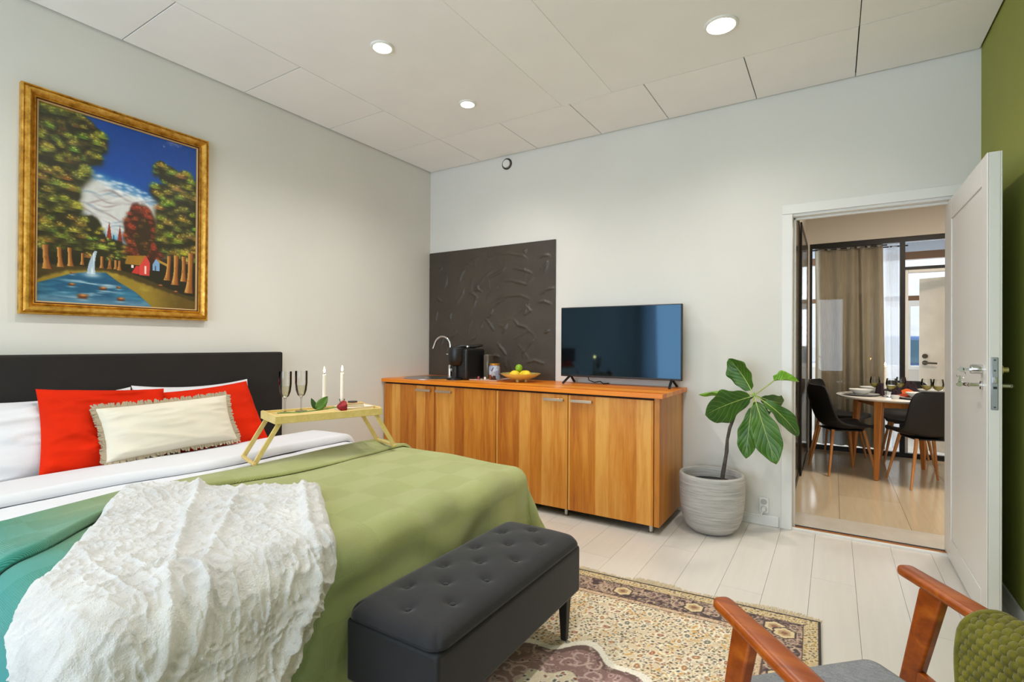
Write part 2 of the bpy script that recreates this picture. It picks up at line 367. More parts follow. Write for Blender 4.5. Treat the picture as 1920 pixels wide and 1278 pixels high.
# wall socket and its plug cord
s = thing('wall_socket', 'white double wall socket low on the back wall beside the grey plant pot', 'socket', (2.985, 0, 0.08))
sp = obj('faceplate', B().box(2.955, -0.012, 0.085, 3.015, 0.0, 0.185), TRIM, s, bev=0.004)
for z in (0.158, 0.112): obj('outlet', B().lathe((2.985, -0.012, z), [(0.019, -0.002), (0.019, 0.0015), (0.016, 0.0)], 20, 'y'), mat('socket_grey', (186, 184, 180), 0.5) if 'socket_grey' not in bpy.data.materials else bpy.data.materials['socket_grey'], s)
t = thing('power_cord', 'white plug and cord running from the wall socket to behind the plant pot', 'cord', (2.95, -0.05, 0.0))
obj('plug', B().lathe((2.985, -0.012, 0.112), [(0.016, 0.0), (0.016, -0.02), (0.009, -0.032), (0, -0.032)], 16, 'y'), TRIM, t)
obj('cable', B().tube([(2.985, -0.040, 0.11), (2.975, -0.05, 0.085), (2.94, -0.04, 0.06), (2.89, -0.03, 0.052), (2.82, -0.03, 0.05), (2.6, -0.03, 0.03)], 0.004, 8), TRIM, t)

# (a sheer curtain hangs at the bed end of the front window; the television mirrors it)
k = NT('front_voile'); tb_ = k.n('ShaderNodeBsdfTranslucent'); tb_.inputs[0].default_value = (0.9, 0.92, 0.95, 1); mx = k.n('ShaderNodeMixShader'); mx.inputs[0].default_value = 0.15
k.base((0.9, 0.9, 0.9, 1)); k.l(tb_.outputs[0], mx.inputs[1]); k.l(k.p.outputs[0], mx.inputs[2]); k.l(mx.outputs[0], k.out.inputs[0])
u = np.linspace(0, 1, 120)[:, None]; v = np.linspace(0, 1, 12)[None, :]
P = np.stack([0.16 + 0.34 * u - 0.06 * v * u + 0 * v, -6.40 + 0.035 * np.sin(u * 34) * (0.7 + 0.3 * v) + 0 * v, 0.03 + 2.6 * v + 0 * u], -1)
t = thing('curtain', 'white sheer curtain at the front window, mirrored in the television screen', 'curtain', (0.33, -6.40, 0.03))
obj('cloth', B().grid(P), k.m, t, smooth=180); obj('rod', B().tube([(0.1, -6.40, 2.64), (3.9, -6.40, 2.64)], 0.012, 10), STEEL, t)

# ------------------------------------------------------------------ framed landscape painting
GOLD = None
k = NT('gilt_frame'); k.p.inputs['Metallic'].default_value = 0.55; k.p.inputs['Roughness'].default_value = 0.38
k.base(k.ramp(k.noise(k.coord((1, 1, 1)), 26, 5, 0.65), [(0.25, (142, 94, 20)), (0.5, (204, 150, 52)), (0.78, (238, 196, 104))])); k.bump(k.noise(k.coord(), 120, 3), 0.15, 0.003); GOLD = k.m
pt = thing('framed_painting', 'gilt framed oil painting of a river, waterfall, trees and red hut above the bed', 'painting', (0.0, -2.578, 1.348))
Y0, Y1, Z0, Z1 = -3.020, -2.136, 1.348, 2.482
def frame_loop(prof):
    """profile: (inset from the outer edge, height off the wall); mitred ring"""
    P = []
    for d, h in prof: P.append([(h, Y0 + d, Z0 + d), (h, Y1 - d, Z0 + d), (h, Y1 - d, Z1 - d), (h, Y0 + d, Z1 - d)])
    return B().grid(P, closed=True)
obj('frame', frame_loop([(0, 0.0), (0, 0.030), (0.003, 0.036), (0.008, 0.036), (0.011, 0.031), (0.015, 0.034), (0.021, 0.048), (0.029, 0.051), (0.036, 0.044), (0.042, 0.030), (0.046, 0.024), (0.052, 0.031), (0.055, 0.030), (0.055, 0.006)]), GOLD, pt, smooth=30)
obj('frame_lip', frame_loop([(0.055, 0.006), (0.055, 0.024), (0.0575, 0.0255), (0.060, 0.022), (0.0605, 0.019), (0.0605, 0.006)]), mat('frame_liner', (92, 40, 24), 0.5), pt, smooth=30, label='dark red-brown inner band of the frame')
obj('frame_slip', frame_loop([(0.0605, 0.006), (0.0605, 0.023), (0.0635, 0.0245), (0.0675, 0.022), (0.068, 0.006)]), mat('frame_slip', (196, 160, 110), 0.45, 0.2), pt, smooth=30, label='pale gilt slip next to the canvas')
def paint():
    NX, NY = 330, 440
    u, v = np.meshgrid(np.linspace(0, 1, NX), np.linspace(0, 1, NY)); img = np.zeros((NY, NX, 3)); r = np.random.default_rng(3)
    asp = 1.0 / 0.756
    def lay(mask, c): img[:] = img * (1 - mask[..., None]) + np.array(c, float) * mask[..., None]
    n1 = fbm(u * 14, v * 30, 5); n2 = fbm(u * 40, v * 40, 9)
    # sky: deep blue, brushy white cloud bank below a falling line
    lay(np.ones_like(u), (0, 70, 158)); lay(sstep(0.9, 0.4, v) * 0.35, (10, 104, 190))
    ln = 0.76 - 0.19 * u + 0.05 * (n1 - 0.5)
    lay(sstep(0.05, -0.02, v - ln) * 0.75, (70, 140, 190)); lay(sstep(0.0, -0.06, v - ln - 0.02 * n2), (214, 214, 212))
    for kx in range(60):
        cu, cv = r.uniform(0.15, 0.8), 0; cv = 0.76 - 0.19 * cu + r.uniform(-0.05, 0.02)
        lay(np.exp(-(((u - cu) / 0.02) ** 2 + ((v - cv) / 0.007) ** 2)) * 0.7, (235, 240, 244))
    for kx in range(34):
        cu, cv = r.uniform(0.2, 0.7), r.uniform(0.38, 0.64)
        lay(np.exp(-(((u - cu) / 0.07) ** 2 + ((v - cv - 0.02 * np.sin(u * 20 + kx)) / 0.006) ** 2)) * 0.6, [(120, 150, 172), (150, 128, 130), (236, 234, 230)][kx % 3])
    lay(np.exp(-(((u - 0.42) / 0.12) ** 2 + ((v - 0.36) / 0.03) ** 2)), (90, 160, 200))
    # dark wood behind, ground, river
    lay(sstep(0.31, 0.29, v + 0.02 * n2), (34, 30, 12))
    gl = 0.20 + 0.0 * u; lay(sstep(0.0, -0.012, v - (0.205 - 0.03 * np.abs(u - 0.35) - 0.10 * sstep(0.45, 1.0, u))), (70, 56, 22))
    bank = sstep(0.0, -0.02, v - np.interp(u, [0, .03, .17, .29, .36, .45, .6, .8, 1], [.115, .135, .178, .19, .19, .188, .15, .10, .055]) - 0.01 * (n2 - .5))
    lay(bank, (150, 124, 40)); lay(bank * sstep(0.45, 0.75, n1) * 0.6, (186, 162, 60)); lay(bank * sstep(0.62, 0.9, u) * 0.6, (64, 44, 14))
    riv = sstep(0.006, -0.004, v - np.interp(u, [0, .01, .19, .27, .385, .45, .573, .68, .7], [.085, .093, .153, .166, .174, .135, .079, .004, -.05]))
    lay(riv, (28, 84, 118)); lay(riv * sstep(0.42, 0.7, fbm(u * 6, v * 46, 21)) * 0.75, (60, 130, 160)); lay(riv * sstep(0.5, 0.72, fbm(u * 5, v * 60, 31)) * np.exp(-((u - 0.33) / 0.2) ** 2), (176, 204, 216))
    lay(riv * sstep(0.06, 0.0, v) * 0.5, (140, 170, 190))
    def dabs(reg, n, sz, dark, mid, hi, shade=True):
        lay(reg, dark)
        pts = np.argwhere(reg > 0.6)
        if len(pts) == 0: return
        for q in pts[r.integers(0, len(pts), n)]:
            cv, cu = q[0] / (NY - 1), q[1] / (NX - 1); s = sz * r.uniform(0.7, 1.3)
            a0 = max(int((cu - 3 * s) * NX), 0); a1 = min(int((cu + 3 * s) * NX) + 1, NX); b0 = max(int((cv - 3 * s) * NY), 0); b1 = min(int((cv + 3 * s) * NY) + 1, NY)
            U, V = (u[b0:b1, a0:a1] - cu) / s, (v[b0:b1, a0:a1] - cv) / s / 0.76
            def sub(mk, c): img[b0:b1, a0:a1] = img[b0:b1, a0:a1] * (1 - mk[..., None]) + np.array(c, float) * mk[..., None]
            sub(np.exp(-((U) ** 2 + (V + 0.75) ** 2) * 1.3) * 0.75, dark)
            ang = np.arctan2(V + 0.2, U); rad = np.hypot(U, V + 0.2); fan = np.clip(0.6 + 0.5 * np.sin(ang * 9 + r.uniform(0, 6)), 0, 1)
            c = [m + (h - m) * r.uniform(0, 1) for m, h in zip(mid, hi)]
            sub(np.clip(1.25 - rad, 0, 1) * (V > -0.35) * (0.45 + 0.55 * fan), c)
            for _ in range(5):
                x0, y0 = r.uniform(-0.6, 0.6), r.uniform(0, 0.6); sub(np.exp(-(((U - x0) / 0.16) ** 2 + ((V - y0) / 0.10) ** 2)) * 0.8, [min(255, x * 1.18) for x in hi])
    def blob(cs):
        m = np.zeros_like(u)
        for cu, cv, a, b in cs: m = np.maximum(m, sstep(1.12, 0.9, np.hypot((u - cu) / a, (v - cv) / b) + 0.35 * (fbm(u * 16, v * 13, 77) - 0.5)))
        return m
    DK, MD, HI = (40, 38, 14), (98, 100, 30), (182, 174, 66)
    for cu, cv in ((0.402, 0.40), (0.468, 0.385)): lay((np.abs(u - cu) < 0.016 * np.clip((cv + 0.06 - v) / 0.09, 0, 1)) * (v > cv - 0.06) * 1.0, (150, 52, 26))
    for cu in (0.375, 0.43, 0.345): lay((np.abs(u - cu) < 0.007 * np.clip((0.40 - v) / 0.06, 0, 1)) * (v > 0.3) * 1.0, (12, 56, 64))
    dabs(blob([(0.42, 0.30, 0.10, 0.06), (0.37, 0.29, 0.05, 0.045), (0.5, 0.29, 0.06, 0.05)]), 36, 0.020, DK, MD, HI)
    dabs(blob([(0.61, 0.44, 0.11, 0.15), (0.65, 0.34, 0.13, 0.08)]), 44, 0.028, (64, 30, 14), (130, 46, 24), (176, 70, 40)); dabs(blob([(0.62, 0.40, 0.05, 0.12)]), 10, 0.02, (54, 36, 14), (84, 60, 24), (120, 84, 34))
    dabs(blob([(0.27, 0.36, 0.10, 0.11), (0.34, 0.34, 0.05, 0.06)]), 34, 0.030, DK, MD, HI)
    dabs(blob([(0.08, 0.90, 0.25, 0.13), (0.26, 0.89, 0.12, 0.07), (0.26, 0.79, 0.09, 0.05), (0.07, 0.74, 0.20, 0.13), (0.20, 0.68, 0.07, 0.035), (0.05, 0.54, 0.18, 0.15), (0.15, 0.56, 0.08, 0.06), (0.06, 0.37, 0.16, 0.11), (0.15, 0.38, 0.09, 0.08)]), 215, 0.036, DK, MD, HI)
    dabs(blob([(0.80, 0.79, 0.08, 0.06), (0.74, 0.82, 0.045, 0.045), (0.91, 0.71, 0.13, 0.12), (0.76, 0.68, 0.09, 0.05), (0.87, 0.55, 0.16, 0.12), (0.93, 0.42, 0.17, 0.14), (0.79, 0.48, 0.08, 0.08), (0.77, 0.38, 0.06, 0.06)]), 150, 0.036, DK, MD, HI)
    # trunks
    def trunk(cu, v0, v1, w, lean=0.0):
        t = np.clip((v - v0) / (v1 - v0), 0, 1); cc = cu + lean * (1 - t) ** 2; ww = w * (0.75 + 1.0 * (1 - t) ** 4 + 0.25 * t)
        m = ((np.abs(u - cc) < ww) & (v > v0) & (v < v1)).astype(float); lay(m, (150, 88, 34)); lay(m * sstep(-0.2, 0.8, (cc - u) / ww), (206, 150, 76)); lay(m * sstep(0.4, 1.0, (u - cc) / ww), (70, 34, 10)); lay(m * sstep(0.6, 0.8, n2) * 0.5, (90, 46, 14))
    for a in ((0.046, 0.165, 0.285, 0.017, 0.012), (0.119, 0.182, 0.282, 0.013, 0.01), (0.175, 0.19, 0.285, 0.012, 0.008), (0.246, 0.203, 0.265, 0.008, 0.0), (0.36, 0.196, 0.26, 0.009, 0), (0.408, 0.196, 0.255, 0.01, 0), (0.445, 0.20, 0.25, 0.008, 0), (0.468, 0.195, 0.25, 0.009, 0),
              (0.803, 0.165, 0.31, 0.015, -0.014), (0.856, 0.142, 0.32, 0.018, -0.008), (0.911, 0.168, 0.32, 0.015, 0.0), (0.965, 0.10, 0.345, 0.021, -0.012)): trunk(*a)
    # waterfall
    t = np.clip((v - 0.165) / 0.12, 0, 1); cc = 0.297 + 0.026 * t ** 2.2; m = ((np.abs(u - cc) < 0.024 - 0.016 * t) & (v > 0.16) & (v < 0.287)).astype(float)
    lay(m, (168, 190, 206)); lay(m * sstep(0.5, 0.65, fbm(u * 90, v * 8, 41)), (232, 238, 242)); lay(np.exp(-(((u - 0.30) / 0.05) ** 2 + ((v - 0.155) / 0.014) ** 2)) * 0.8, (206, 222, 232))
    # huts
    def poly(pts, c):
        m = np.ones_like(u); n = len(pts); sgn = None
        for i in range(n):
            (x0, y0), (x1, y1) = pts[i], pts[(i + 1) % n]; m = m * (((x1 - x0) * (v - y0) - (y1 - y0) * (u - x0)) <= 0)
        lay(m, c)
    poly([(.503, .234), (.575, .232), (.595, .262), (.638, .29), (.668, .255), (.664, .182), (.60, .184), (.504, .193)], (196, 50, 44)); poly([(.503, .236), (.515, .283), (.642, .296), (.60, .235)], (158, 112, 30)); poly([(.598, .235), (.64, .296), (.668, .255), (.664, .182), (.598, .182)], (214, 66, 58))
    lay(((np.abs(u - .636) < .006) & (np.abs(v - .213) < .022)) * 1., (250, 214, 200)); lay(((np.abs(u - .55) < .008) & (np.abs(v - .226) < .008)) * 1., (244, 226, 220))
    poly([(.686, .25), (.708, .284), (.735, .262), (.735, .215), (.686, .215)], (128, 166, 206)); poly([(.735, .262), (.735, .215), (.781, .217), (.783, .25)], (150, 186, 222)); poly([(.708, .286), (.79, .262), (.786, .248), (.735, .264)], (178, 138, 54)); lay(((np.abs(u - .706) < .005) & (v > .215) & (v < .242)) * 1., (70, 70, 90))
    for cu, cv, s in ((.187, .095, .018), (.367, .086, .022), (.464, .098, .015), (.249, .036, .03), (.478, .034, .024), (.74, .13, .015), (.85, .10, .016), (.19, .155, .012)):
        lay(np.exp(-(((u - cu) / s) ** 4 + ((v - cv) / (s * .42)) ** 4)), (88, 40, 18)); lay(np.exp(-(((u - cu - .003) / (s * .8)) ** 2 + ((v - cv - s * .25) / (s * .22)) ** 2)), (206, 140, 76)); lay(np.exp(-(((u - cu) / (s * 1.5)) ** 2 + ((v - cv + s * .6) / .005) ** 2)) * .6 * (cu < .5), (170, 200, 214))
    img *= (1 + 0.10 * (n2[..., None] - 0.5))
    c = np.clip(img, 0, 255) / 255.0; c = np.where(c <= 0.04045, c / 12.92, ((c + 0.055) / 1.055) ** 2.4)
    P = np.stack([0.012 + 0.0008 * n2, Y0 + 0.067 + u * (Y1 - Y0 - 0.134), Z0 + 0.067 + v * (Z1 - Z0 - 0.134)], -1)
    b = B().grid(P, flip=True); b.col = c.reshape(-1, 3); return b
obj('canvas', paint(), vcol_mat('oil_paint', 0.45, (160, 0.08), coat=0.1), pt, smooth=180)
obj('backing', B().box(0.001, Y0 + 0.05, Z0 + 0.05, 0.008, Y1 - 0.05, Z1 - 0.05), BLACK, pt)

# ------------------------------------------------------------------ bed
XE, YF, YN = 2.088, -1.60, -3.44
def Hb(x, y):
    x = np.asarray(x, float); y = np.asarray(y, float)
    return 0.588 + 0.012 * np.exp(-((x - 1.25) / 0.55) ** 2) - 0.02 * sstep(0.5, 0.2, x) + 0.018 * (fbm(x * 2.3 + 3, y * 2.1, 4, 2) - 0.4) * sstep(0.1, 0.6, np.abs(x - 1.15) + 0.35)
bed = thing('bed', 'double bed with tall flat black headboard against the wall under the painting', 'bed', (1.03, -2.54, 0.0))
FAB_BLK = mat('black_fabric', (30, 26, 24), 0.85, bump=(600, 0.15), var=(4, 0.12))
obj('headboard', B().box(0.012, -3.50, 0.12, 0.085, -1.645, 1.147), FAB_BLK, bed, bev=0.012, bseg=3)
obj('mattress', B().box(0.09, YN + 0.10, 0.30, 1.95, YF - 0.08, 0.545), mat('mattress_white', (225, 224, 220), 0.8), bed, bev=0.05, bseg=4)
obj('bed_base', B().box(0.09, YN + 0.12, 0.10, 1.92, YF - 0.10, 0.30), FAB_BLK, bed, bev=0.01)
for x in (0.2, 1.8):
    for y in (YN + 0.2, YF - 0.2): obj('leg', B().lathe((x, y, 0), [(0.022, 0.0), (0.03, 0.11)], 16), BLACK, bed)

def drape(s, t, off=0.0, r=0.075, flare=0.10, ripple=0.0, seed=0, xe=XE, drop_far=None):
    s = np.asarray(s, float); t = np.asarray(t, float)
    x_in, yf, yn = xe - r, YF - r, YN + r
    ox = np.maximum(s - x_in, 0); oy = np.maximum(t - yf, 0) - np.maximum(yn - t, 0)
    px = np.minimum(s, x_in); py = np.clip(t, yn, yf)
    d = np.hypot(ox, oy) + 1e-9; dx, dy = ox / d, oy / d; R = r + off
    a = np.minimum(d / r, math.pi / 2); l = np.maximum(d - r * math.pi / 2, 0)
    tang = np.where(ox > np.abs(oy), t, s) + np.arctan2(np.abs(oy), ox) * 0.5
    fl = flare * (0.25 * np.abs(dx) + 0.3 * np.abs(dy)) + 0.42 * np.clip(dy, 0, 1) * (0.3 + 0.7 * np.abs(dx))
    hx = R * np.sin(a) + fl * l + ripple * np.minimum(l * 4, 1) * np.sin(tang * 15 + seed + 2.5 * np.sin(tang * 4.1 + seed))
    hz = Hb(px, py) + off - R * (1 - np.cos(a)) - l * 0.97
    return np.stack([px + dx * hx, py + dy * hx, hz], -1)
def normals(P):
    du = np.gradient(P, axis=0); dv = np.gradient(P, axis=1); n = np.cross(du, dv); return n / (np.linalg.norm(n, axis=-1, keepdims=True) + 1e-12)

# white duvet with its top edge folded back
SHEET = mat('white_cotton', (222, 222, 226), 0.85, var=(3, 0.01), bump=(60, 0.05))
S, T = np.meshgrid(np.linspace(0.40, 1.25, 60), np.linspace(YN - 0.30, YF + 0.24, 130), indexing='ij')
P = drape(S, T, 0.0, ripple=0.012, seed=1); P[..., 2] += 0.02 * (fbm(S * 5, T * 3.2, 12, 3) - 0.45)
dv = thing('duvet', 'white cotton duvet with folded-back top edge lying across the bed', 'duvet', (0.8, -2.54, 0.58))
obj('duvet_body', B().grid(P), SHEET, dv, smooth=180)
aq = np.linspace(0, math.pi / 2, 8)   # fold-back flap: rises at its head side, ends in a thick rounded edge
sfr = np.concatenate([np.linspace(0, 0.95, 20), 0.95 + 0.05 * np.sin(aq[1:]), [0.985]])[:, None]
tfr = np.concatenate([np.sqrt(np.clip(1 - (1 - np.linspace(0, 0.95, 20) / 0.5).clip(0) ** 3, 0, 1)), np.cos(aq[1:]), [-0.25]])[:, None]
T1 = np.linspace(YN - 0.30, YF + 0.26, 150)[None, :]
edge = 0.77 + 0.045 * np.sin((T1 + 3.2) * 2.1) + 0.018 * np.sin(T1 * 7.0)
S2 = 0.36 + (edge - 0.36) * sfr; T2 = T1 + 0 * sfr
P = drape(S2, T2, 0.012, ripple=0.012, seed=1); P[..., 2] += 0.036 * tfr + 0.010 * (fbm(S2 * 6, T2 * 3, 30, 3) - 0.45) * np.clip(tfr, 0, 1)
obj('duvet_fold', B().grid(P), SHEET, dv, smooth=180)

# green bedspread
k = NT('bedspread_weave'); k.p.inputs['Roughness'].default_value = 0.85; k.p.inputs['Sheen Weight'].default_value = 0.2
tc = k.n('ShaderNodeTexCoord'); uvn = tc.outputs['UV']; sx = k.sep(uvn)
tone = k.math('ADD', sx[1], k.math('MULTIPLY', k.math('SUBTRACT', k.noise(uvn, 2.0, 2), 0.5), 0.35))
base = k.ramp(tone, [(0.09, (14, 142, 142)), (0.19, (58, 142, 122)), (0.28, (112, 146, 102)), (0.42, (158, 164, 100)), (1.0, (182, 186, 120))])  # teal stops: blue window light on the near side painted into the weave
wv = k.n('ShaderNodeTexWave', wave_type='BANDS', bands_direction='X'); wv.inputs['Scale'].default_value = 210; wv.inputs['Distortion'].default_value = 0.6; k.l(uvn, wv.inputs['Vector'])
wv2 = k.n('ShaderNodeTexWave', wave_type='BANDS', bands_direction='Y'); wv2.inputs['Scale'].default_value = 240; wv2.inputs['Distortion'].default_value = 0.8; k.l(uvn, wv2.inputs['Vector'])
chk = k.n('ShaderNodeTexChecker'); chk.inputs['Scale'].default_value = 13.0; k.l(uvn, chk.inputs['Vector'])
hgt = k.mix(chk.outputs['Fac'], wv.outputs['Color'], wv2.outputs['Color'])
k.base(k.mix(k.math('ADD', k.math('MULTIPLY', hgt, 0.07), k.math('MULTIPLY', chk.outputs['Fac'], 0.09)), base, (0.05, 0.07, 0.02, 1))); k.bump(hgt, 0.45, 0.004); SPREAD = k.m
def edge_x(t): return np.interp(t, [-3.8, -3.31, -2.94, -2.41, -2.0, -1.5, -1.2], [1.20, 1.12, 1.00, 1.03, 1.02, 1.07, 1.12])
NSs, NTt = 150, 260
tq = np.linspace(YN - 0.50, YF + 0.46, NTt)[None, :]; sq = np.linspace(0, 1, NSs)[:, None]
e = edge_x(tq); S3 = e + (XE + 0.44 - e) * sq; T3 = tq + 0 * sq
P = drape(S3, T3, 0.014, ripple=0.022, seed=0.6, flare=0.13)
N = normals(P); N *= np.sign(N[NSs // 3, NTt // 2, 2])
wr = 0.010 * (fbm(S3 * 3.0 + 1, T3 * 2.6, 8, 3) - 0.45) + 0.007 * np.sin(fbm(S3 * 2, T3 * 2, 3, 2) * 26) * sstep(1.3, 1.8, S3)
P = P + N * wr[..., None]
bs = thing('bedspread', 'green woven bedspread with painted-in teal daylight tint and hem folded back, over the foot of the bed', 'bedspread', (1.6, -2.54, 0.2))
uvb = np.stack([(S3 - 0.9) / 1.8, (T3 - YN + 0.5) / 2.83], -1)
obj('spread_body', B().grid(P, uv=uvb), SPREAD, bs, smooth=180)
wid = 0.25 + 0.03 * np.sin(tq * 5.0) + 0.10 * sstep(-3.1, -3.4, tq)
aq = np.linspace(0, math.pi / 2, 8)
hf = np.concatenate([[0.015], 0.04 - 0.04 * np.sin(aq[::-1]), np.linspace(0.06, 0.93, 24), 0.95 + 0.05 * np.sin(aq), [0.985]])[:, None]
ht = np.concatenate([[-0.2], np.cos(aq[::-1]), np.ones(24), np.cos(aq), [-0.3]])[:, None]
S4 = edge_x(tq) - 0.010 + wid * hf; T4 = tq + 0 * hf
P = drape(S4, T4, 0.016, ripple=0.022, seed=0.6, flare=0.13); N = normals(P); N *= np.sign(N[18, NTt // 2, 2])
P = P + N * ((0.020 + 0.008 * np.sin(hf * 5 + tq * 3)) * ht + 0.004 * (fbm(S4 * 7, T4 * 3, 19, 2) - 0.4))[..., None]
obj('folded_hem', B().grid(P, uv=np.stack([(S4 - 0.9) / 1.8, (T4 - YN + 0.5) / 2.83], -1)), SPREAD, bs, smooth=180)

# white plush throw
k = NT('plush'); k.p.inputs['Roughness'].default_value = 0.95; k.p.inputs['Sheen Weight'].default_value = 0.5
f = k.noise(k.coord(), 9, 4); k.base(k.ramp(f, [(0.3, (200, 198, 196)), (0.7, (222, 220, 217))])); k.bump(k.noise(k.coord((1, 1, 1)), 140, 4, 0.7), 0.7, 0.01); PLUSH = k.m
nu, nv = 260, 480
U, V = np.meshgrid(np.linspace(0, 1, nu), np.linspace(0, 1, nv), indexing='ij')
ew = 0.012 * (fbm(V * 22, U * 0 + 2, 5, 2) - 0.45); ew2 = 0.012 * (fbm(U * 14, U * 0 + 7, 6, 2) - 0.45)
TL = np.array([1.135, -3.005]); TR = np.array([1.605, -2.485]); g = np.array([0.832, -0.555]) * 1.35
Ux = U + ew * np.sign(U - 0.5) * np.abs(2 * U - 1) ** 3
fs = TL[0] + Ux * (TR - TL)[0] + (V + ew2 * (1 - V)) * g[0]; ft = TL[1] + Ux * (TR - TL)[1] + (V + ew2 * (1 - V)) * g[1]
P = drape(fs, ft, 0.03 + 0.030 * sstep(1.44, 1.28, fs), ripple=0.008, seed=2.2, flare=0.10); N = normals(P); N *= np.sign(N[nu // 2, nv // 5, 2])
ridge = lambda n: 1 - np.abs(2 * n - 1)
a = ridge(vnoise(fs * 11 + 2.2 * vnoise(fs * 6, ft * 6, 2), ft * 15 + 2 * vnoise(fs * 5, ft * 5, 9), 3)); b2 = ridge(vnoise(fs * 27 + 1.5 * vnoise(fs * 16, ft * 16, 4), ft * 27, 8))
rows = 0.5 + 0.5 * np.sin((fs * 0.82 - ft * 0.56) * 62 + 2.6 * fbm(fs * 7, ft * 7, 14, 2))
rim = np.clip(np.minimum(np.minimum(U, 1 - U) * 30, np.minimum(V, 1 - V) * 60), 0, 1) ** 0.5
c3 = ridge(vnoise(fs * 60 + 2 * vnoise(fs * 30, ft * 30, 6), ft * 60, 12))
patch = sstep(0.35, 0.62, fbm(fs * 3.1, ft * 3.1, 44, 2))
hgt = (0.006 + 0.009 * patch) * a ** 5 + (0.004 + 0.011 * patch) * b2 ** 4 + 0.005 * c3 ** 3 + 0.003 * rows + 0.005 * fbm(fs * 45, ft * 45, 6, 3) + 0.016 * (np.exp(-((U - 0.36 - 0.1 * V) / 0.022) ** 2) + np.exp(-((U - 0.90) / 0.022) ** 2) + 0.7 * np.exp(-((U - 0.58 + 0.1 * V) / 0.018) ** 2)) + 0.02 * fbm(fs * 2.2, ft * 2.2, 61, 2)
P = P + N * ((hgt * rim) + 0.022 * rim - 0.012)[..., None]
fur = B().grid(P)
obj('plush_throw', fur, PLUSH, smooth=180, label='white plush fur throw laid aslant over the green bedspread at the foot of the bed', cat='throw')

# pillows and cushions
def pillow_grid(w, h, t, n=44, pinch=0.07, seed=0, wr=0.01, rot=0.0, sag=0.0):
    a = np.linspace(-1, 1, n); a = np.sign(a) * np.abs(a) ** 0.8; u, v = np.meshgrid(a, a, indexing='ij')
    x = w / 2 * u * (1 - pinch * (1 - v ** 2)); z = h / 2 * v * (1 - pinch * (1 - u ** 2)) - sag * (1 - u ** 2) * (v + 1) / 2
    th = t / 2 * np.clip((1 - np.abs(u) ** 2.6), 0, 1) ** 0.55 * np.clip((1 - np.abs(v) ** 2.6), 0, 1) ** 0.55
    edge_m = np.clip((1 - np.maximum(np.abs(u), np.abs(v))) * 5, 0, 1)
    wn = wr * (fbm(u * 2.2 + v * 1.4 + seed, v * 2.8 - u + seed, seed, 4) - 0.45) * edge_m + wr * 0.6 * np.sin((u * 1.2 + v) * 7 + 6 * fbm(u * 2, v * 2, seed + 3, 2)) * edge_m * (np.abs(u) ** 2) + wr * 0.9 * (1 - np.abs(2 * vnoise(u * 1.6 + v * 2.6 + seed, v * 3.4 - u * 0.8 + seed * 2, seed + 9) - 1)) ** 3 * edge_m
    f = np.stack([x, -(th + wn), z], -1); bk = np.stack([x, th, z], -1); return f, bk
def place_pillow(P, c, lean, yaw=0.0, roll=0.0):
    # local: x = width, -y = front, z = up; front turned to face +X of the room
    M = Matrix.Translation(Vector(c)) @ Matrix.Rotation(math.radians(90 + yaw), 4, 'Z') @ Matrix.Rotation(math.radians(-lean), 4, 'X') @ Matrix.Rotation(math.radians(roll), 4, 'Y')
    A = np.array(M); return P @ A[:3, :3].T + A[:3, 3]
def pillow(name, label, cat, w, h, t, c, lean, m, yaw=0, roll=0, seed=0, group=None, trim=None, **kw):
    f, bk = pillow_grid(w, h, t, seed=seed, **kw); b = B(); b.grid(place_pillow(f, c, lean, yaw, roll), flip=False); b.grid(place_pillow(bk, c, lean, yaw, roll), flip=True)
    if not trim:
        return obj(name, b, m, smooth=180, label=label, cat=cat, group=group)
    th = thing(name, label, cat, (c[0], c[1], c[2] - h / 2), group); obj('cushion_cover', b, m, th, smooth=180)
    ring = np.concatenate([f[:, 0], f[-1, 1:], f[::-1, -1][1:], f[0, ::-1][1:-1]]); nn = []
    fr = B(); r = np.random.default_rng(11); cl = ring.mean(0)
    seg = []
    for i in range(len(ring)):
        p, q = ring[i], ring[(i + 1) % len(ring)]
        for j in range(3): seg.append(p + (q - p) * j / 3)
    seg = np.array(seg); M = len(seg)
    for i in range(M):
        p = seg[i]; d = seg[(i + 1) % M] - seg[i - 1]; d /= np.linalg.norm(d) + 1e-9; o = np.array([d[2], 0, -d[0]]); o = o if np.dot(o, p - cl) > 0 else -o
        L = r.uniform(0.014, 0.026); sk = r.uniform(-0.008, 0.008); dy = r.uniform(-0.008, 0.008)
        tip = p + o * L + d * sk + np.array([0, dy, 0]); wv = d * 0.006
        pts = place_pillow(np.array([p - wv - o * 0.004, p + wv - o * 0.004, tip + wv * 0.6, tip - wv * 0.6, p - wv + [0, 0.008, 0] - o * 0.004, p + wv + [0, 0.008, 0] - o * 0.004]), c, lean, yaw, roll)
        fr.add(pts, [(0, 1, 2, 3), (5, 4, 3, 2), (0, 3, 4), (1, 5, 2)])
    obj('fringe', fr, trim, th, smooth=0, kind='stuff', label='frayed beige fringe around the cream cushion'); return th
RED = mat('red_cotton', (214, 38, 2), 0.85, var=(4, 0.04), bump=(500, 0.1), spec=0.15)
CREAM = mat('cream_cotton', (222, 214, 196), 0.85, var=(3, 0.015), bump=(400, 0.08))
pillow('pillow', 'white bed pillow against the headboard, left of the red cushions', 'pillow', 0.86, 0.46, 0.20, (0.20, -3.01, 0.755), 24, SHEET, seed=3, group='white bed pillows', sag=0.035, pinch=0.05, wr=0.02)
pillow('pillow', 'white bed pillow behind the red cushion nearest the serving tray', 'pillow', 0.66, 0.44, 0.16, (0.175, -2.245, 0.765), 20, SHEET, seed=5, group='white bed pillows', sag=0.02, pinch=0.04)
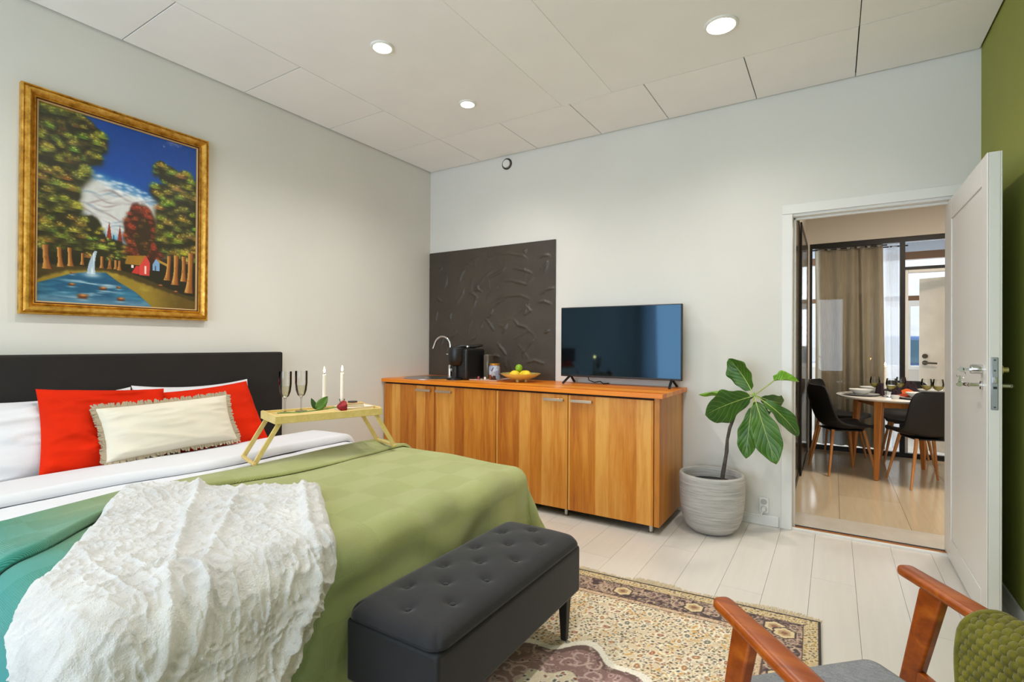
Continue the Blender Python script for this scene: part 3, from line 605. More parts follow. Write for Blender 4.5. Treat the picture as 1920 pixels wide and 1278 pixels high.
pillow('cushion', 'red square cushion between the white pillow and the cream fringed cushion', 'cushion', 0.53, 0.42, 0.15, (0.325, -2.76, 0.785), 26, RED, seed=8, group='red cushions', yaw=-2, roll=4, pinch=0.05, wr=0.026)
pillow('cushion', 'red square cushion nearest the serving tray, partly behind the cream fringed cushion', 'cushion', 0.53, 0.42, 0.14, (0.315, -2.22, 0.765), 28, RED, seed=12, group='red cushions', yaw=3, roll=-4, pinch=0.05)
pillow('cushion', 'cream lumbar cushion with frayed beige fringe, in front of the red cushions', 'cushion', 0.63, 0.27, 0.12, (0.435, -2.515, 0.775), 24, CREAM, seed=15, roll=-1.5, trim=mat('fringe_beige', (172, 158, 134), 0.9), pinch=0.05)

# ------------------------------------------------------------------ black textured splashback
def splash():
    nx, nz = 300, 270; x0, x1, z0, z1 = 0.006, 1.396, 0.905, 2.096
    u, v = np.meshgrid(np.linspace(0, 1, nx), np.linspace(0, 1, nz), indexing='ij'); X = x0 + u * (x1 - x0); Z = z0 + v * (z1 - z0)
    h = 0.0025 * fbm(u * 5, v * 5, 2, 3) + 0.0008 * fbm(u * 60, v * 60, 5, 2)
    def stroke(pts, amp, w):
        nonlocal h
        p = np.array(pts, float); d = np.full(u.shape, 9.0); tt = np.zeros(u.shape)
        fine = []
        for i in range(len(p) - 1):
            for q in np.linspace(0, 1, 12, endpoint=False): fine.append(p[i] + (p[i + 1] - p[i]) * q)
        fine = np.array(fine); m = len(fine); wob = 0.006 * (np.random.default_rng(int(abs(1000 * p[0, 0]))).normal(size=(m, 2))).cumsum(0) * 0.15
        for i, q in enumerate(fine + wob):
            dd = np.hypot(u - q[0], (v - q[1]) * 0.86); s = dd < d; d[s] = dd[s]; tt[s] = i / m
        h = h + amp * np.exp(-(d / w) ** 2) * np.sin(np.pi * np.clip(tt * 0.96 + 0.02, 0, 1)) ** 0.5
    # trowel ridges; (u, v) read from left/bottom of the panel
    for pts in ([(.30, .88), (.36, .91), (.42, .925)], [(.48, .90), (.56, .93), (.66, .935), (.76, .91), (.80, .88)], [(.26, .74), (.29, .80), (.31, .84)], [(.42, .70), (.46, .76), (.53, .82)], [(.50, .76), (.58, .79), (.64, .82)],
                [(.61, .73), (.68, .73), (.77, .70), (.80, .69), (.84, .74)], [(.84, .77), (.78, .80), (.70, .825)], [(.40, .665), (.43, .68), (.46, .665)], [(.41, .72), (.43, .68)], [(.49, .60), (.53, .65), (.58, .69)],
                [(.54, .56), (.58, .60), (.66, .62), (.73, .62), (.80, .59)], [(.55, .53), (.59, .57), (.64, .59)], [(.48, .45), (.52, .48), (.54, .52)], [(.49, .45), (.53, .40), (.55, .37)], [(.36, .50), (.40, .56), (.43, .62), (.38, .66), (.36, .67)],
                [(.23, .55), (.26, .60), (.30, .66), (.31, .70)], [(.19, .45), (.20, .50)], [(.07, .64), (.09, .61), (.11, .60)], [(.06, .44), (.07, .52)], [(.34, .28), (.40, .30), (.44, .36), (.48, .42)], [(.76, .50), (.80, .54), (.83, .50), (.79, .48), (.82, .56)],
                [(.88, .88), (.93, .89), (.97, .885)], [(.90, .62), (.94, .65), (.99, .66)], [(.58, .26), (.62, .22), (.65, .18)], [(.55, .16), (.58, .17), (.60, .15)], [(.78, .20), (.82, .26), (.85, .29)], [(.80, .12), (.86, .14), (.93, .12)],
                [(.93, .34), (.96, .36)], [(.78, .93), (.79, .95)], [(.10, .22), (.13, .30)], [(.16, .80), (.15, .74), (.13, .70)], [(.62, .34), (.65, .40)], [(.88, .56), (.93, .56), (.98, .54)], [(.90, .80), (.94, .84), (.92, .78)], [(.08, .84), (.12, .88)], [(.20, .30), (.24, .36)], [(.70, .44), (.74, .40), (.80, .38)]):
        stroke(pts, 0.0085, 0.0085)
    rg = np.random.default_rng(5)
    for _ in range(26):
        c = rg.uniform(0.05, 0.95, 2); a = rg.uniform(0, 3.1); L = rg.uniform(0.03, 0.09); cv = rg.uniform(-.03, .03)
        stroke([(c[0] - L * math.cos(a), c[1] - L * math.sin(a)), (c[0] - cv * math.sin(a), c[1] + cv * math.cos(a)), (c[0] + L * math.cos(a), c[1] + L * math.sin(a))], rg.uniform(0.0015, 0.004), 0.008)
    P = np.stack([X, -0.012 - h, Z], -1); b = B().grid(P)
    ring = np.concatenate([P[:, 0], P[-1, 1:], P[::-1, -1][1:], P[0, ::-1][1:-1]]); bk = ring.copy(); bk[:, 1] = -0.001
    b.grid(np.stack([ring, bk], 0), closed=True); return b
obj('splashback_panel', splash(), mat('black_plaster', (66, 58, 49), 0.42, var=(5, 0.08), bump=(90, 0.12)), smooth=60, label='black textured plaster splashback panel in the corner behind the sink', cat='splashback')

# ------------------------------------------------------------------ cabinets and worktop
WOOD = wood('oiled_wood', ((168, 86, 10), (208, 130, 38), (230, 166, 78)), 2, 1.0, 0.42, stave=0.095, sx=0)
WOODS = wood('oiled_wood_side', ((176, 102, 26), (206, 134, 48), (224, 160, 76)), 2, 1.0, 0.42, stave=0.12, sx=1)
WOODT = wood('worktop_wood', ((214, 106, 6), (240, 138, 22), (250, 164, 58)), 0, 1.0, 0.35, stave=0.075, sx=1)
DARK = mat('cabinet_inside', (46, 32, 20), 0.8)
seams = [0.006, 0.590, 1.203, 1.809, 2.414]
names = ['leftmost wooden base cabinet, under the round sink, tray table before it', 'wooden base cabinet below the black coffee machine, second from the corner', 'wooden base cabinet below the fruit bowl, between sink cabinets and the end unit', 'end wooden base cabinet with plain side panel, beside the potted plant']
for i in range(4):
    a, b_ = seams[i], seams[i + 1]
    c = thing('base_cabinet', names[i], 'cabinet', ((a + b_) / 2, -0.31, 0), 'wooden base cabinets under the worktop')
    xr = b_ - 0.001 if i < 3 else 2.414
    ca = B().box(a + 0.001, -0.585, 0.058, a + 0.017, -0.03, 0.872).box(xr - 0.016, -0.585, 0.058, xr, -0.03, 0.872).box(a + 0.017, -0.585, 0.058, xr - 0.016, -0.03, 0.074).box(a + 0.017, -0.05, 0.074, xr - 0.016, -0.03, 0.872).box(a + 0.017, -0.585, 0.845, xr - 0.016, -0.54, 0.872)
    obj('carcass', ca, DARK, c, smooth=0)
    if i == 3: obj('side_panel', B().box(2.4155, -0.606, 0.055, 2.450, -0.012, 0.872), WOODS, c, bev=0.0015)
    dr = obj('door', B().box(a + 0.003, -0.608, 0.058, b_ - 0.003, -0.587, 0.858), WOOD, c, bev=0.0015)
    hx = (b_ - 0.185, b_ - 0.025) if i in (0, 2) else (a + 0.03, a + 0.19)
    hd = B().box(hx[0], -0.640, 0.812, hx[1], -0.632, 0.832)
    for xx in (hx[0] + 0.012, hx[1] - 0.012): hd.lathe((xx, -0.608, 0.822), [(0.006, 0.001), (0.006, -0.026)], 12, 'y')
    obj('handle', hd, mat('handle_nickel', (196, 178, 158), 0.35, 0.85) if 'handle_nickel' not in bpy.data.materials else bpy.data.materials['handle_nickel'], dr, bev=0.002, label='brushed metal bar handle')
    for yy in (-0.56, -0.09):
        for xx in ((a + 0.03, b_ - 0.03) if i in (0, 2) else (b_ - 0.03,)): obj('leg', B().lathe((xx, yy, 0), [(0.019, 0.0), (0.019, 0.006), (0.0135, 0.010), (0.0135, 0.062)], 18), STEEL, c)
wt = B().box(0.002, -0.635, 0.8735, 2.476, -0.0, 0.903)
obj('worktop', wt, WOODT, bev=0.002, label='long orange oiled wood worktop running over all four base cabinets', cat='worktop')

# round steel sink, faucet
s = thing('sink', 'round stainless steel sink set into the left end of the worktop', 'sink', (0.31, -0.36, 0.903))
obj('bowl', B().lathe((0.31, -0.36, 0.903), [(0.225, 0.0005), (0.225, 0.004), (0.205, 0.008), (0.195, 0.006), (0.188, 0.002), (0.10, 0.0012), (0.0, 0.001)], 48), STEEL, s)
obj('drain', B().lathe((0.31, -0.36, 0.904), [(0.04, 0.001), (0.038, 0.003), (0.0, 0.002)], 24), CHROME, s)
t = thing('faucet', 'tall chrome faucet with curved swan neck spout behind the sink', 'faucet', (0.425, -0.20, 0.903))
fx, fy = 0.425, -0.20
obj('body', B().lathe((fx, fy, 0.903), [(0.026, 0.0), (0.026, 0.008), (0.020, 0.012), (0.020, 0.105), (0.017, 0.112), (0.012, 0.116)], 20), CHROME, t)
pts = [(fx, fy, 1.01), (fx, fy, 1.19)] + [(fx - 0.075 * (1 - math.cos(a)), fy - 0.02 * (1 - math.cos(a)), 1.19 + 0.085 * math.sin(a)) for a in np.linspace(0.15, 2.75, 12)] + [(fx - 0.165, fy - 0.045, 1.165)]
obj('spout', B().tube(pts, 0.0105, 14), CHROME, t)
obj('lever', B().tube([(fx + 0.012, fy, 0.972), (fx + 0.05, fy - 0.012, 0.975)], [0.017, 0.016], 14).tube([(fx + 0.045, fy - 0.012, 0.98), (fx + 0.062, fy - 0.03, 1.0)], [0.006, 0.005], 10), CHROME, t)

# coffee machine
m = thing('coffee_machine', 'black capsule coffee machine standing between the faucet and the jar', 'coffee machine', (0.66, -0.30, 0.903))
obj('body', B().box(0.625, -0.40, 0.904, 0.765, -0.13, 1.168), BLACK, m, bev=0.02, bseg=4)
obj('head', B().lathe((0.645, -0.385, 1.02), [(0.0, -0.002), (0.045, 0.0), (0.062, 0.012), (0.076, 0.05), (0.079, 0.145), (0.074, 0.158), (0.0, 0.162)], 32), BLACK, m)
obj('front_column', B().box(0.622, -0.425, 0.905, 0.668, -0.36, 1.03), mat('column_slate', (34, 36, 42), 0.3), m, bev=0.008)
obj('drip_base', B().lathe((0.645, -0.41, 0.903), [(0.07, 0.0), (0.07, 0.014), (0.064, 0.018), (0.0, 0.018)], 28), BLACK, m)
obj('lid_lever', B().tube([(0.60, -0.36, 1.178), (0.66, -0.33, 1.19), (0.72, -0.25, 1.186), (0.77, -0.18, 1.20)], [0.010, 0.014, 0.016, 0.010], 12), BLACK, m)
obj('button', B().lathe((0.70, -0.30, 1.182), [(0.018, 0.0), (0.018, 0.012), (0.0, 0.014)], 20), CHROME, m)
obj('emblem', B().box(0.585, -0.452, 1.118, 0.615, -0.447, 1.126), CHROME, m)
obj('water_tank', B().box(0.79, -0.20, 0.904, 0.845, -0.11, 1.12), mat('smoked_tank', (96, 88, 76), 0.15, coat=0.4), m, bev=0.012, label='smoky grey upright water tank')

# paper tray with jar and capsules
obj('serving_tray', B().box(0.745, -0.36, 0.9035, 1.045, -0.135, 0.908).box(0.745, -0.36, 0.908, 0.752, -0.135, 0.916).box(1.038, -0.36, 0.908, 1.045, -0.135, 0.916).box(0.745, -0.142, 0.908, 1.045, -0.135, 0.916).box(0.745, -0.36, 0.908, 1.045, -0.354, 0.913), mat('tray_rose', (206, 172, 150), 0.5), bev=0.0015, label='flat pale rose tray under the jar, beside the coffee machine', cat='tray')
j = thing('jar', 'jar of coffee capsules with gold lid and brown patterned label on the flat tray', 'jar', (0.94, -0.24, 0.909))
k = NT('jar_label'); k.p.inputs['Roughness'].default_value = 0.35
vo = k.n('ShaderNodeTexVoronoi'); vo.inputs['Scale'].default_value = 26; k.l(k.coord(), vo.inputs['Vector'])
k.base(k.ramp(vo.outputs['Color'], [(0.0, (40, 24, 18)), (0.35, (120, 58, 30)), (0.5, (190, 200, 214)), (0.6, (150, 170, 196)), (0.75, (170, 80, 40)), (1, (30, 22, 20))]))
obj('glass_body', B().lathe((0.94, -0.24, 0.9085), [(0.045, 0.0), (0.049, 0.006), (0.049, 0.105), (0.044, 0.116), (0.043, 0.122)], 28), k.m, j)
obj('lid', B().lathe((0.94, -0.24, 1.0305), [(0.046, 0.0), (0.047, 0.002), (0.047, 0.014), (0.044, 0.016), (0.0, 0.016)], 28), mat('lid_gold', (206, 150, 70), 0.3, 0.7), j, label='gold lid')
for q, (x, y, c, l) in enumerate(((0.815, -0.30, (150, 60, 70), 'dark pink coffee capsule on the flat tray'), (0.855, -0.27, (40, 34, 60), 'dark blue coffee capsule on the flat tray'), (0.90, -0.325, (214, 200, 180), 'cream coffee capsule on the flat tray before the jar'))):
    obj('coffee_capsule', B().lathe((x, y, 0.9085), [(0.017, 0.0), (0.017, 0.002), (0.014, 0.003), (0.010, 0.022), (0.006, 0.026), (0.0, 0.026)], 18), mat('capsule_%s' % 'abc'[q], c, 0.3, 0.4), label=l, cat='capsule', group='coffee capsules on the tray')

# footed glass bowl with fruit
bw = thing('fruit_bowl', 'yellow footed glass bowl holding lemons and a lime, left of the television', 'bowl', (1.215, -0.27, 0.903))
k = NT('amber_glass'); k.p.inputs['Base Color'].default_value = lin((244, 222, 130)); k.p.inputs['Roughness'].default_value = 0.12; k.p.inputs['Alpha'].default_value = 0.66; k.p.inputs['Coat Weight'].default_value = 0.6
obj('bowl', B().lathe((1.215, -0.27, 0.915), [(0.0, 0.004), (0.05, 0.003), (0.11, 0.022), (0.165, 0.054), (0.168, 0.058), (0.16, 0.058), (0.10, 0.030), (0.0, 0.012)], 40), k.m, bw)
for a in (0.5, 2.6, 4.7): obj('foot', B().lathe((1.215 + 0.045 * math.cos(a), -0.27 + 0.045 * math.sin(a), 0.9035), [(0.010, 0.0), (0.012, 0.006), (0.012, 0.016)], 12), k.m, bw)
def fruit(c, r, ln, ax, m, label, name, cat='fruit'):
    b = B(); n = 14; prof = []
    for i in range(n + 1):
        a = math.pi * i / n; z = -math.cos(a) * ln; rr = r * math.sin(a)
        if ln > r * 1.15 and (i == 0 or i == n): z *= 1.06
        prof.append((max(rr, 1e-7), z))
    b.lathe((0, 0, 0), prof, 22)
    q = Vector((0, 0, 1)).rotation_difference(Vector(ax)).to_matrix(); b.v = [tuple(q @ Vector(p) + Vector(c)) for p in b.v]
    obj(name, b, m, smooth=180, label=label, cat=cat, group='fruit in the glass bowl')
LEM = mat('lemon_skin', (244, 208, 40), 0.45, bump=(120, 0.25), var=(8, 0.05)); LIM = mat('lime_skin', (132, 176, 26), 0.4, bump=(140, 0.2), var=(8, 0.08))
fruit((1.165, -0.28, 0.963), 0.033, 0.043, (1, 0.3, 0.1), LEM, 'yellow lemon below the lime in the glass bowl', 'lemon')
fruit((1.275, -0.285, 0.966), 0.034, 0.046, (1, -0.2, 0.15), LEM, 'yellow lemon at the television side of the glass bowl', 'lemon')
fruit((1.222, -0.225, 0.962), 0.033, 0.043, (0.4, 1, 0), LEM, 'yellow lemon at the back of the glass bowl', 'lemon')
fruit((1.185, -0.245, 1.014), 0.030, 0.032, (0.2, 0.2, 1), LIM, 'green lime on top of the lemons in the glass bowl', 'lime')

# television
tv = thing('television', 'flat black television on two splayed feet at the right end of the worktop', 'television', (2.0, -0.16, 0.903))
obj('screen_case', B().box(1.522, -0.150, 0.957, 2.474, -0.115, 1.506), BLACK, tv, bev=0.004)
k = NT('tv_screen'); k.base(lin((12, 11, 12))); k.p.inputs['Roughness'].default_value = 0.05; k.p.inputs['Specular IOR Level'].default_value = 0.6; k.p.inputs['Specular Tint'].default_value = (0.35, 0.68, 1.0, 1)
obj('screen', B().box(1.530, -0.1525, 0.972, 2.466, -0.150, 1.499), k.m, tv, label='glossy dark screen')
obj('rear_box', B().box(1.65, -0.115, 0.98, 2.35, -0.065, 1.28), BLACK, tv, bev=0.02)
for xx in (1.60, 2.40):
    b = B()
    for yy in (-0.245, -0.035): b.beam((xx, -0.13, 0.968), (xx - 0.012 * (1 if xx < 2 else -1), yy, 0.909), 0.018, 0.012)
    obj('foot', b, BLACK, tv, bev=0.003)
obj('power_cable', B().tube([(1.72, -0.08, 0.99), (1.74, -0.09, 0.93), (1.79, -0.10, 0.915), (1.84, -0.10, 0.925), (1.86, -0.09, 0.908), (1.88, -0.02, 0.907)], 0.004, 8), BLACK, tv)

# ------------------------------------------------------------------ potted fig
pp = thing('potted_fig', 'young fiddle leaf fig with large green leaves in a grey ribbed concrete pot', 'plant', (2.705, -0.30, 0.0))
k = NT('concrete_pot'); k.p.inputs['Roughness'].default_value = 0.85
f = k.noise(k.coord((3, 3, 60)), 1.6, 5, 0.7); k.base(k.ramp(f, [(0.3, (150, 147, 142)), (0.55, (186, 183, 178)), (0.8, (212, 209, 203))])); k.bump(f, 0.5, 0.008)
prof = [(0.0, 0.0), (0.10, 0.0), (0.135, 0.012), (0.165, 0.045), (0.186, 0.10), (0.198, 0.18), (0.203, 0.27), (0.203, 0.36), (0.198, 0.375), (0.188, 0.378), (0.180, 0.372), (0.176, 0.34), (0.17, 0.28)]
pot = obj('pot', B().lathe((2.705, -0.30, 0.001), prof, 56), k.m, pp, smooth=60)
obj('soil', B().lathe((2.705, -0.30, 0.31), [(0.0, 0.008), (0.10, 0.006), (0.172, 0.0)], 32), mat('dark_soil', (58, 60, 66), 0.95, bump=(60, 0.6)), pp, smooth=180)
STEM = mat('fig_stem', (80, 72, 66), 0.8, bump=(80, 0.4), var=(30, 0.2))
ap = (2.955, -0.30, 0.895)
obj('stem', B().tube([(2.765, -0.30, 0.30), (2.775, -0.30, 0.38), (2.793, -0.30, 0.50), (2.797, -0.30, 0.53), (2.800, -0.30, 0.60), (2.815, -0.30, 0.68), (2.85, -0.29, 0.78), (2.905, -0.28, 0.855), ap], [0.014, 0.0135, 0.011, 0.0125, 0.0095, 0.0105, 0.008, 0.008, 0.007], 12), STEM, pp)
k = NT('fig_leaf'); k.p.inputs['Roughness'].default_value = 0.42; tc = k.n('ShaderNodeTexCoord'); sp = k.sep(tc.outputs['UV'])
ac = k.math('ABSOLUTE', k.math('SUBTRACT', sp[1], 0.5)); vein = k.math('SUBTRACT', k.math('MULTIPLY', sp[0], 7.0), k.math('MULTIPLY', ac, 5.0)); fr_ = k.math('ABSOLUTE', k.math('SUBTRACT', k.math('FRACT', vein), 0.5))
vm = k.math('LESS_THAN', fr_, 0.035)
gcol = k.ramp(k.noise(k.coord(), 9, 3), [(0.3, (44, 86, 22)), (0.7, (74, 118, 34))])
k.base(k.mix(k.math('MULTIPLY', vm, 0.55), gcol, lin((150, 178, 92)))); k.bump(fr_, 0.25, 0.01); k.p.inputs['Subsurface Weight'].default_value = 0.0
LEAF = k.m; k2 = LEAF.copy(); k2.name = 'fig_leaf_young'
for nd in k2.node_tree.nodes:
    if nd.type == 'VALTORGB': nd.color_ramp.elements[0].color = lin((104, 156, 30)); nd.color_ramp.elements[1].color = lin((140, 190, 50))
RIB = mat('leaf_rib', (172, 190, 100), 0.5)
def leaf(base, tip, side, wd, bend=0.03, cup=0.02, pet=0.06, seed=0, m=LEAF, shape=0.62, wav=0.010):
    b0, t0, sd = Vector(base), Vector(tip), Vector(side); ax = (t0 - b0); L = ax.length; axn = ax.normalized(); sd = (sd - axn * sd.dot(axn)).normalized(); nr = sd.cross(axn)
    if nr.y > 0: nr = -nr
    n, mm = 22, 13; P = []; U = []; mid = []
    for i in range(n):
        t = i / (n - 1); tt = pet / L + t * (1 - pet / L); c = b0 + axn * (L * tt) + nr * (bend * 4 * tt * (1 - tt))
        w = wd / 2 * (max(math.sin(math.pi * min(t ** shape, 1)), 0.0) ** 0.62 * (0.62 + 0.55 * sstep(0.15, 0.75, t))) if 0 < t < 1 else 0.002
        w *= 1 + 0.05 * math.sin(t * 19 + seed); mid.append(c); row = []; ur = []
        for j in range(mm):
            s_ = j / (mm - 1) * 2 - 1
            p = c + sd * (w * s_) + nr * (cup * (abs(s_) ** 1.6) * w / (wd / 2) - wav * math.sin(t * 15 + seed + (2 if s_ > 0 else 0)) * abs(s_) ** 2 * (w / (wd / 2)))
            row.append(tuple(p)); ur.append((t, j / (mm - 1)))
        P.append(row); U.append(ur)
    lf = obj('leaf', B().grid(np.array(P), uv=np.array(U)), m, pp, smooth=180, solid=0.0012)
    pts = [b0 + (mid[0] - b0) * q for q in (0, .33, .66)] + [p + nr * 0.001 for p in mid[:-2]]
    obj('midrib', B().tube(pts, [0.0042, 0.004, 0.0038] + list(np.linspace(0.0036, 0.0008, len(pts) - 3)), 6), RIB, lf)
Yp = -0.30
leaf(ap, (2.800, -0.26, 1.125), (0.62, -0.25, 0.32), 0.165, bend=-0.03, seed=1, shape=0.62, cup=0.03, pet=0.04)
leaf(ap, (3.205, -0.31, 0.995), (0.06, 0.55, 0.55), 0.085, bend=0.07, pet=0.15, seed=2, m=k2, cup=0.05)
leaf((2.945, -0.29, 0.90), (2.600, -0.20, 0.875), (0.1, -0.8, 0.22), 0.13, bend=-0.025, seed=3, m=k2, pet=0.05, cup=0.03)
leaf(ap, (2.700, -0.48, 0.775), (-0.25, -0.45, 0.75), 0.235, bend=-0.02, cup=0.015, seed=4, pet=0.02, shape=0.72)
leaf((2.955, -0.31, 0.885), (2.925, -0.40, 0.515), (1, -0.05, 0.1), 0.120, bend=0.02, seed=5, pet=0.06, shape=0.85)
leaf((2.960, -0.31, 0.89), (3.095, -0.44, 0.510), (0.9, 0.1, 0.42), 0.170, bend=0.03, seed=6, pet=0.04, shape=0.72)
leaf((2.965, -0.30, 0.895), (3.200, -0.24, 0.655), (0.45, 0.45, 0.5), 0.115, bend=0.05, seed=7, pet=0.05, m=LEAF)
leaf((2.965, -0.28, 0.895), (3.105, -0.14, 0.845), (0.3, -0.1, 0.7), 0.12, bend=0.02, seed=8, pet=0.03)
leaf((2.955, -0.28, 0.885), (2.995, -0.14, 0.755), (1, 0.1, 0.1), 0.13, bend=0.02, seed=9, pet=0.03)
obj('bud', B().lathe((2.957, -0.302, 0.893), [(0.0, -0.002), (0.008, 0.0), (0.007, 0.014), (0.0, 0.03)], 10), k2, pp)

# ------------------------------------------------------------------ bamboo bed tray and what stands on it
BAM = wood('bamboo', ((206, 176, 102), (216, 188, 116), (226, 200, 132)), 0, 1.2, 0.45)
TA = math.atan2(0.952, 0.305); TC = Vector((1.095, -2.085, 0.634))
tr = thing('bed_tray', 'bamboo breakfast tray with splayed folding legs standing on the bed', 'tray', TC)
RT = Matrix.Rotation(TA, 3, 'Z')
tl = lambda p: RT @ Vector((p[0], p[1], p[2])) + TC   # tray frame: x along its length, y towards its far side, z from the bed
def tb(name, b, m, par=None, **kw):
    b.v = [tuple(tl(p)) for p in b.v]; return obj(name, b, m, par or tr, **kw)
LT, WTr, ZT = 0.275, 0.128, 0.218
tb('tray_board', B().box(-LT + 0.006, -WTr + 0.006, ZT - 0.006, LT - 0.006, WTr - 0.006, ZT), BAM, bev=0.001)
tb('rail', B().box(-LT, -WTr, ZT - 0.028, LT, -WTr + 0.012, ZT + 0.010), BAM, bev=0.002)
tb('rail', B().box(-LT, WTr - 0.012, ZT - 0.028, LT, WTr, ZT + 0.010), BAM, bev=0.002)
for sx in (-1, 1):
    x0, x1 = sorted((sx * LT, sx * (LT - 0.012)))
    tb('end_rail', B().box(x0, -WTr + 0.012, ZT - 0.028, x1, WTr - 0.012, ZT + 0.014), BAM, bev=0.002)
    for sy in (-1, 1): tb('leg', B().beam((sx * (LT - 0.035), sy * (WTr - 0.022), ZT - 0.012), (sx * (LT + 0.085), sy * (WTr - 0.022), 0.006), 0.012, 0.022, up=(1, 0, 0)), BAM, bev=0.002)
    tb('foot_bar', B().beam((sx * (LT + 0.085), -WTr + 0.012, 0.010), (sx * (LT + 0.085), WTr - 0.012, 0.010), 0.014, 0.014), BAM, bev=0.002)
GLASS = thin_glass('clear_glass', (0.97, 0.97, 0.96), edge=0.45)
WINE = thin_glass('pale_wine', (0.97, 0.95, 0.84))
zt = TC.z + ZT + 0.0005
def flute(lx, ly, label):
    p = tl((lx, ly, ZT)); t = thing('champagne_flute', label, 'glass', (p.x, p.y, zt), 'champagne flutes on the bed tray')
    obj('foot', B().lathe((p.x, p.y, zt), [(0.030, 0.0), (0.030, 0.0015), (0.010, 0.004), (0.004, 0.008)], 24), GLASS, t)
    obj('stem', B().lathe((p.x, p.y, zt), [(0.0035, 0.007), (0.0032, 0.06), (0.006, 0.075)], 14), GLASS, t)
    obj('glass_bowl', B().lathe((p.x, p.y, zt), [(0.004, 0.072), (0.018, 0.085), (0.027, 0.11), (0.031, 0.15), (0.031, 0.212)], 28), GLASS, t, smooth=180) if False else obj('glass_bowl', B().add(*open_lathe((p.x, p.y, zt), [(0.001, 0.072), (0.018, 0.085), (0.027, 0.11), (0.031, 0.15), (0.031, 0.212)], 28)), GLASS, t, smooth=180)
    obj('wine', B().lathe((p.x, p.y, zt), [(0.001, 0.078), (0.017, 0.089), (0.0255, 0.112), (0.0285, 0.135), (0.0, 0.135)], 24), WINE, t)
def open_lathe(c, prof, seg):
    b = B().lathe(c, prof, seg); return b.v, [f for f in b.f if len(f) == 4]
flute(-0.175, 0.06, 'champagne flute at the headboard end of the bamboo tray, nearest the black headboard')
flute(-0.09, 0.075, 'champagne flute on the bamboo tray between the other flute and the candles')
WAX = mat('candle_wax', (244, 238, 226), 0.5); FLAME = emit('flame', (255, 200, 112), 30)
def candle(c, r, h, hold, label, name='candle', grp=None, pw=0.5):
    t = thing(name, label, 'candle', c, grp)
    obj('holder', B().lathe(c, [(0.026, 0.0), (0.026, 0.004), (0.010, 0.010), (0.012, hold - 0.008), (0.016, hold), (0.014, hold + 0.004)], 20), GLASS, t)
    obj('wax', B().lathe(c, [(r, hold - 0.004), (r * 0.92, hold + h - 0.004), (r * 0.6, hold + h), (0, hold + h - 0.001)], 18), WAX, t)
    z = hold + h
    obj('wick', B().tube([(c[0], c[1], c[2] + z - 0.002), (c[0] + 0.001, c[1], c[2] + z + 0.008)], 0.0012, 6), BLACK, t)
    obj('flame', B().lathe((c[0], c[1], c[2] + z + 0.006), [(0.0, 0.0), (0.0042, 0.006), (0.0055, 0.013), (0.0036, 0.024), (0.0, 0.036)], 12), FLAME, t, smooth=180)
p = tl((0.035, 0.085, ZT)); candle((p.x, p.y, zt), 0.0105, 0.145, 0.045, 'lit white taper candle behind the rose leaves on the bamboo tray', grp='lit candles on the bed tray')
p = tl((0.135, 0.085, ZT)); candle((p.x, p.y, zt), 0.0105, 0.150, 0.045, 'lit white taper candle behind the books on the bamboo tray', grp='lit candles on the bed tray')
# rose
p0, p1 = tl((-0.245, -0.055, ZT)), tl((0.045, -0.075, ZT)); r_ = thing('rose', 'red rose with green leaves lying along the front of the bamboo tray', 'rose', (p0.x, p0.y, zt))
SG = mat('rose_green', (96, 136, 60), 0.5); RR = mat('rose_red', (140, 12, 26), 0.6, var=(60, 0.25))
a_, b_ = Vector((p0.x, p0.y, zt + 0.016)), Vector((p1.x, p1.y, zt + 0.026))
obj('stem', B().tube([a_, a_.lerp(b_, .35) + Vector((0, 0, -.008)), a_.lerp(b_, .7) + Vector((0, 0, -.006)), b_], 0.0028, 8), SG, r_)
bd = (b_ - a_).normalized(); qq = Vector((0, 0, 1)).rotation_difference(bd).to_matrix(); bl = B(); rg = np.random.default_rng(4)
for ring, (nn, rad, ln, op) in enumerate(((5, 0.024, 0.044, 0.55), (5, 0.019, 0.047, 0.30), (4, 0.013, 0.048, 0.10), (3, 0.007, 0.046, 0.0))):
    for i in range(nn):
        th0 = 2 * math.pi * i / nn + ring * 0.6; P = []
        for iu in range(7):
            row = []; tt = iu / 6
            for iv in range(7):
                sv = iv / 6 - 0.5; th_ = th0 + sv * 2 * math.pi / nn * 1.35; rr = rad * (0.25 + 0.75 * math.sin(min(tt * 1.25, 1) * math.pi / 2)) + op * 0.012 * tt ** 3
                row.append(tuple(qq @ Vector((rr * math.cos(th_), rr * math.sin(th_), ln * (tt - 0.22 * tt * (abs(sv) * 2) ** 2)))) )
            P.append(row)
        bl.grid(np.array(P))
bl.v = [tuple(Vector(v) + b_) for v in bl.v]; obj('bloom', bl, RR, r_, smooth=180, solid=0.001, label='dark red bloom')
def small_leaf(base, tip, w, side, m, par):
    b0, t0 = Vector(base), Vector(tip); ax = t0 - b0; sd = Vector(side); sd = (sd - ax.normalized() * sd.dot(ax.normalized())).normalized(); nr = sd.cross(ax.normalized()); P = []
    for i in range(11):
        t = i / 10; wv = w / 2 * math.sin(math.pi * t ** 0.8) ** 0.8 if 0 < t < 1 else 0.0005
        P.append([tuple(b0 + ax * t + sd * wv * s + nr * (0.12 * w * abs(s) + 0.15 * w * math.sin(math.pi * t))) for s in (-1, -.5, 0, .5, 1)])
    obj('leaf', B().grid(np.array(P)), m, par, smooth=180, solid=0.0008)
lb = a_.lerp(b_, .62); vz = Vector((0, 0, 1)); vx = RT @ Vector((1, 0, 0)); vy = RT @ Vector((0, 1, 0))
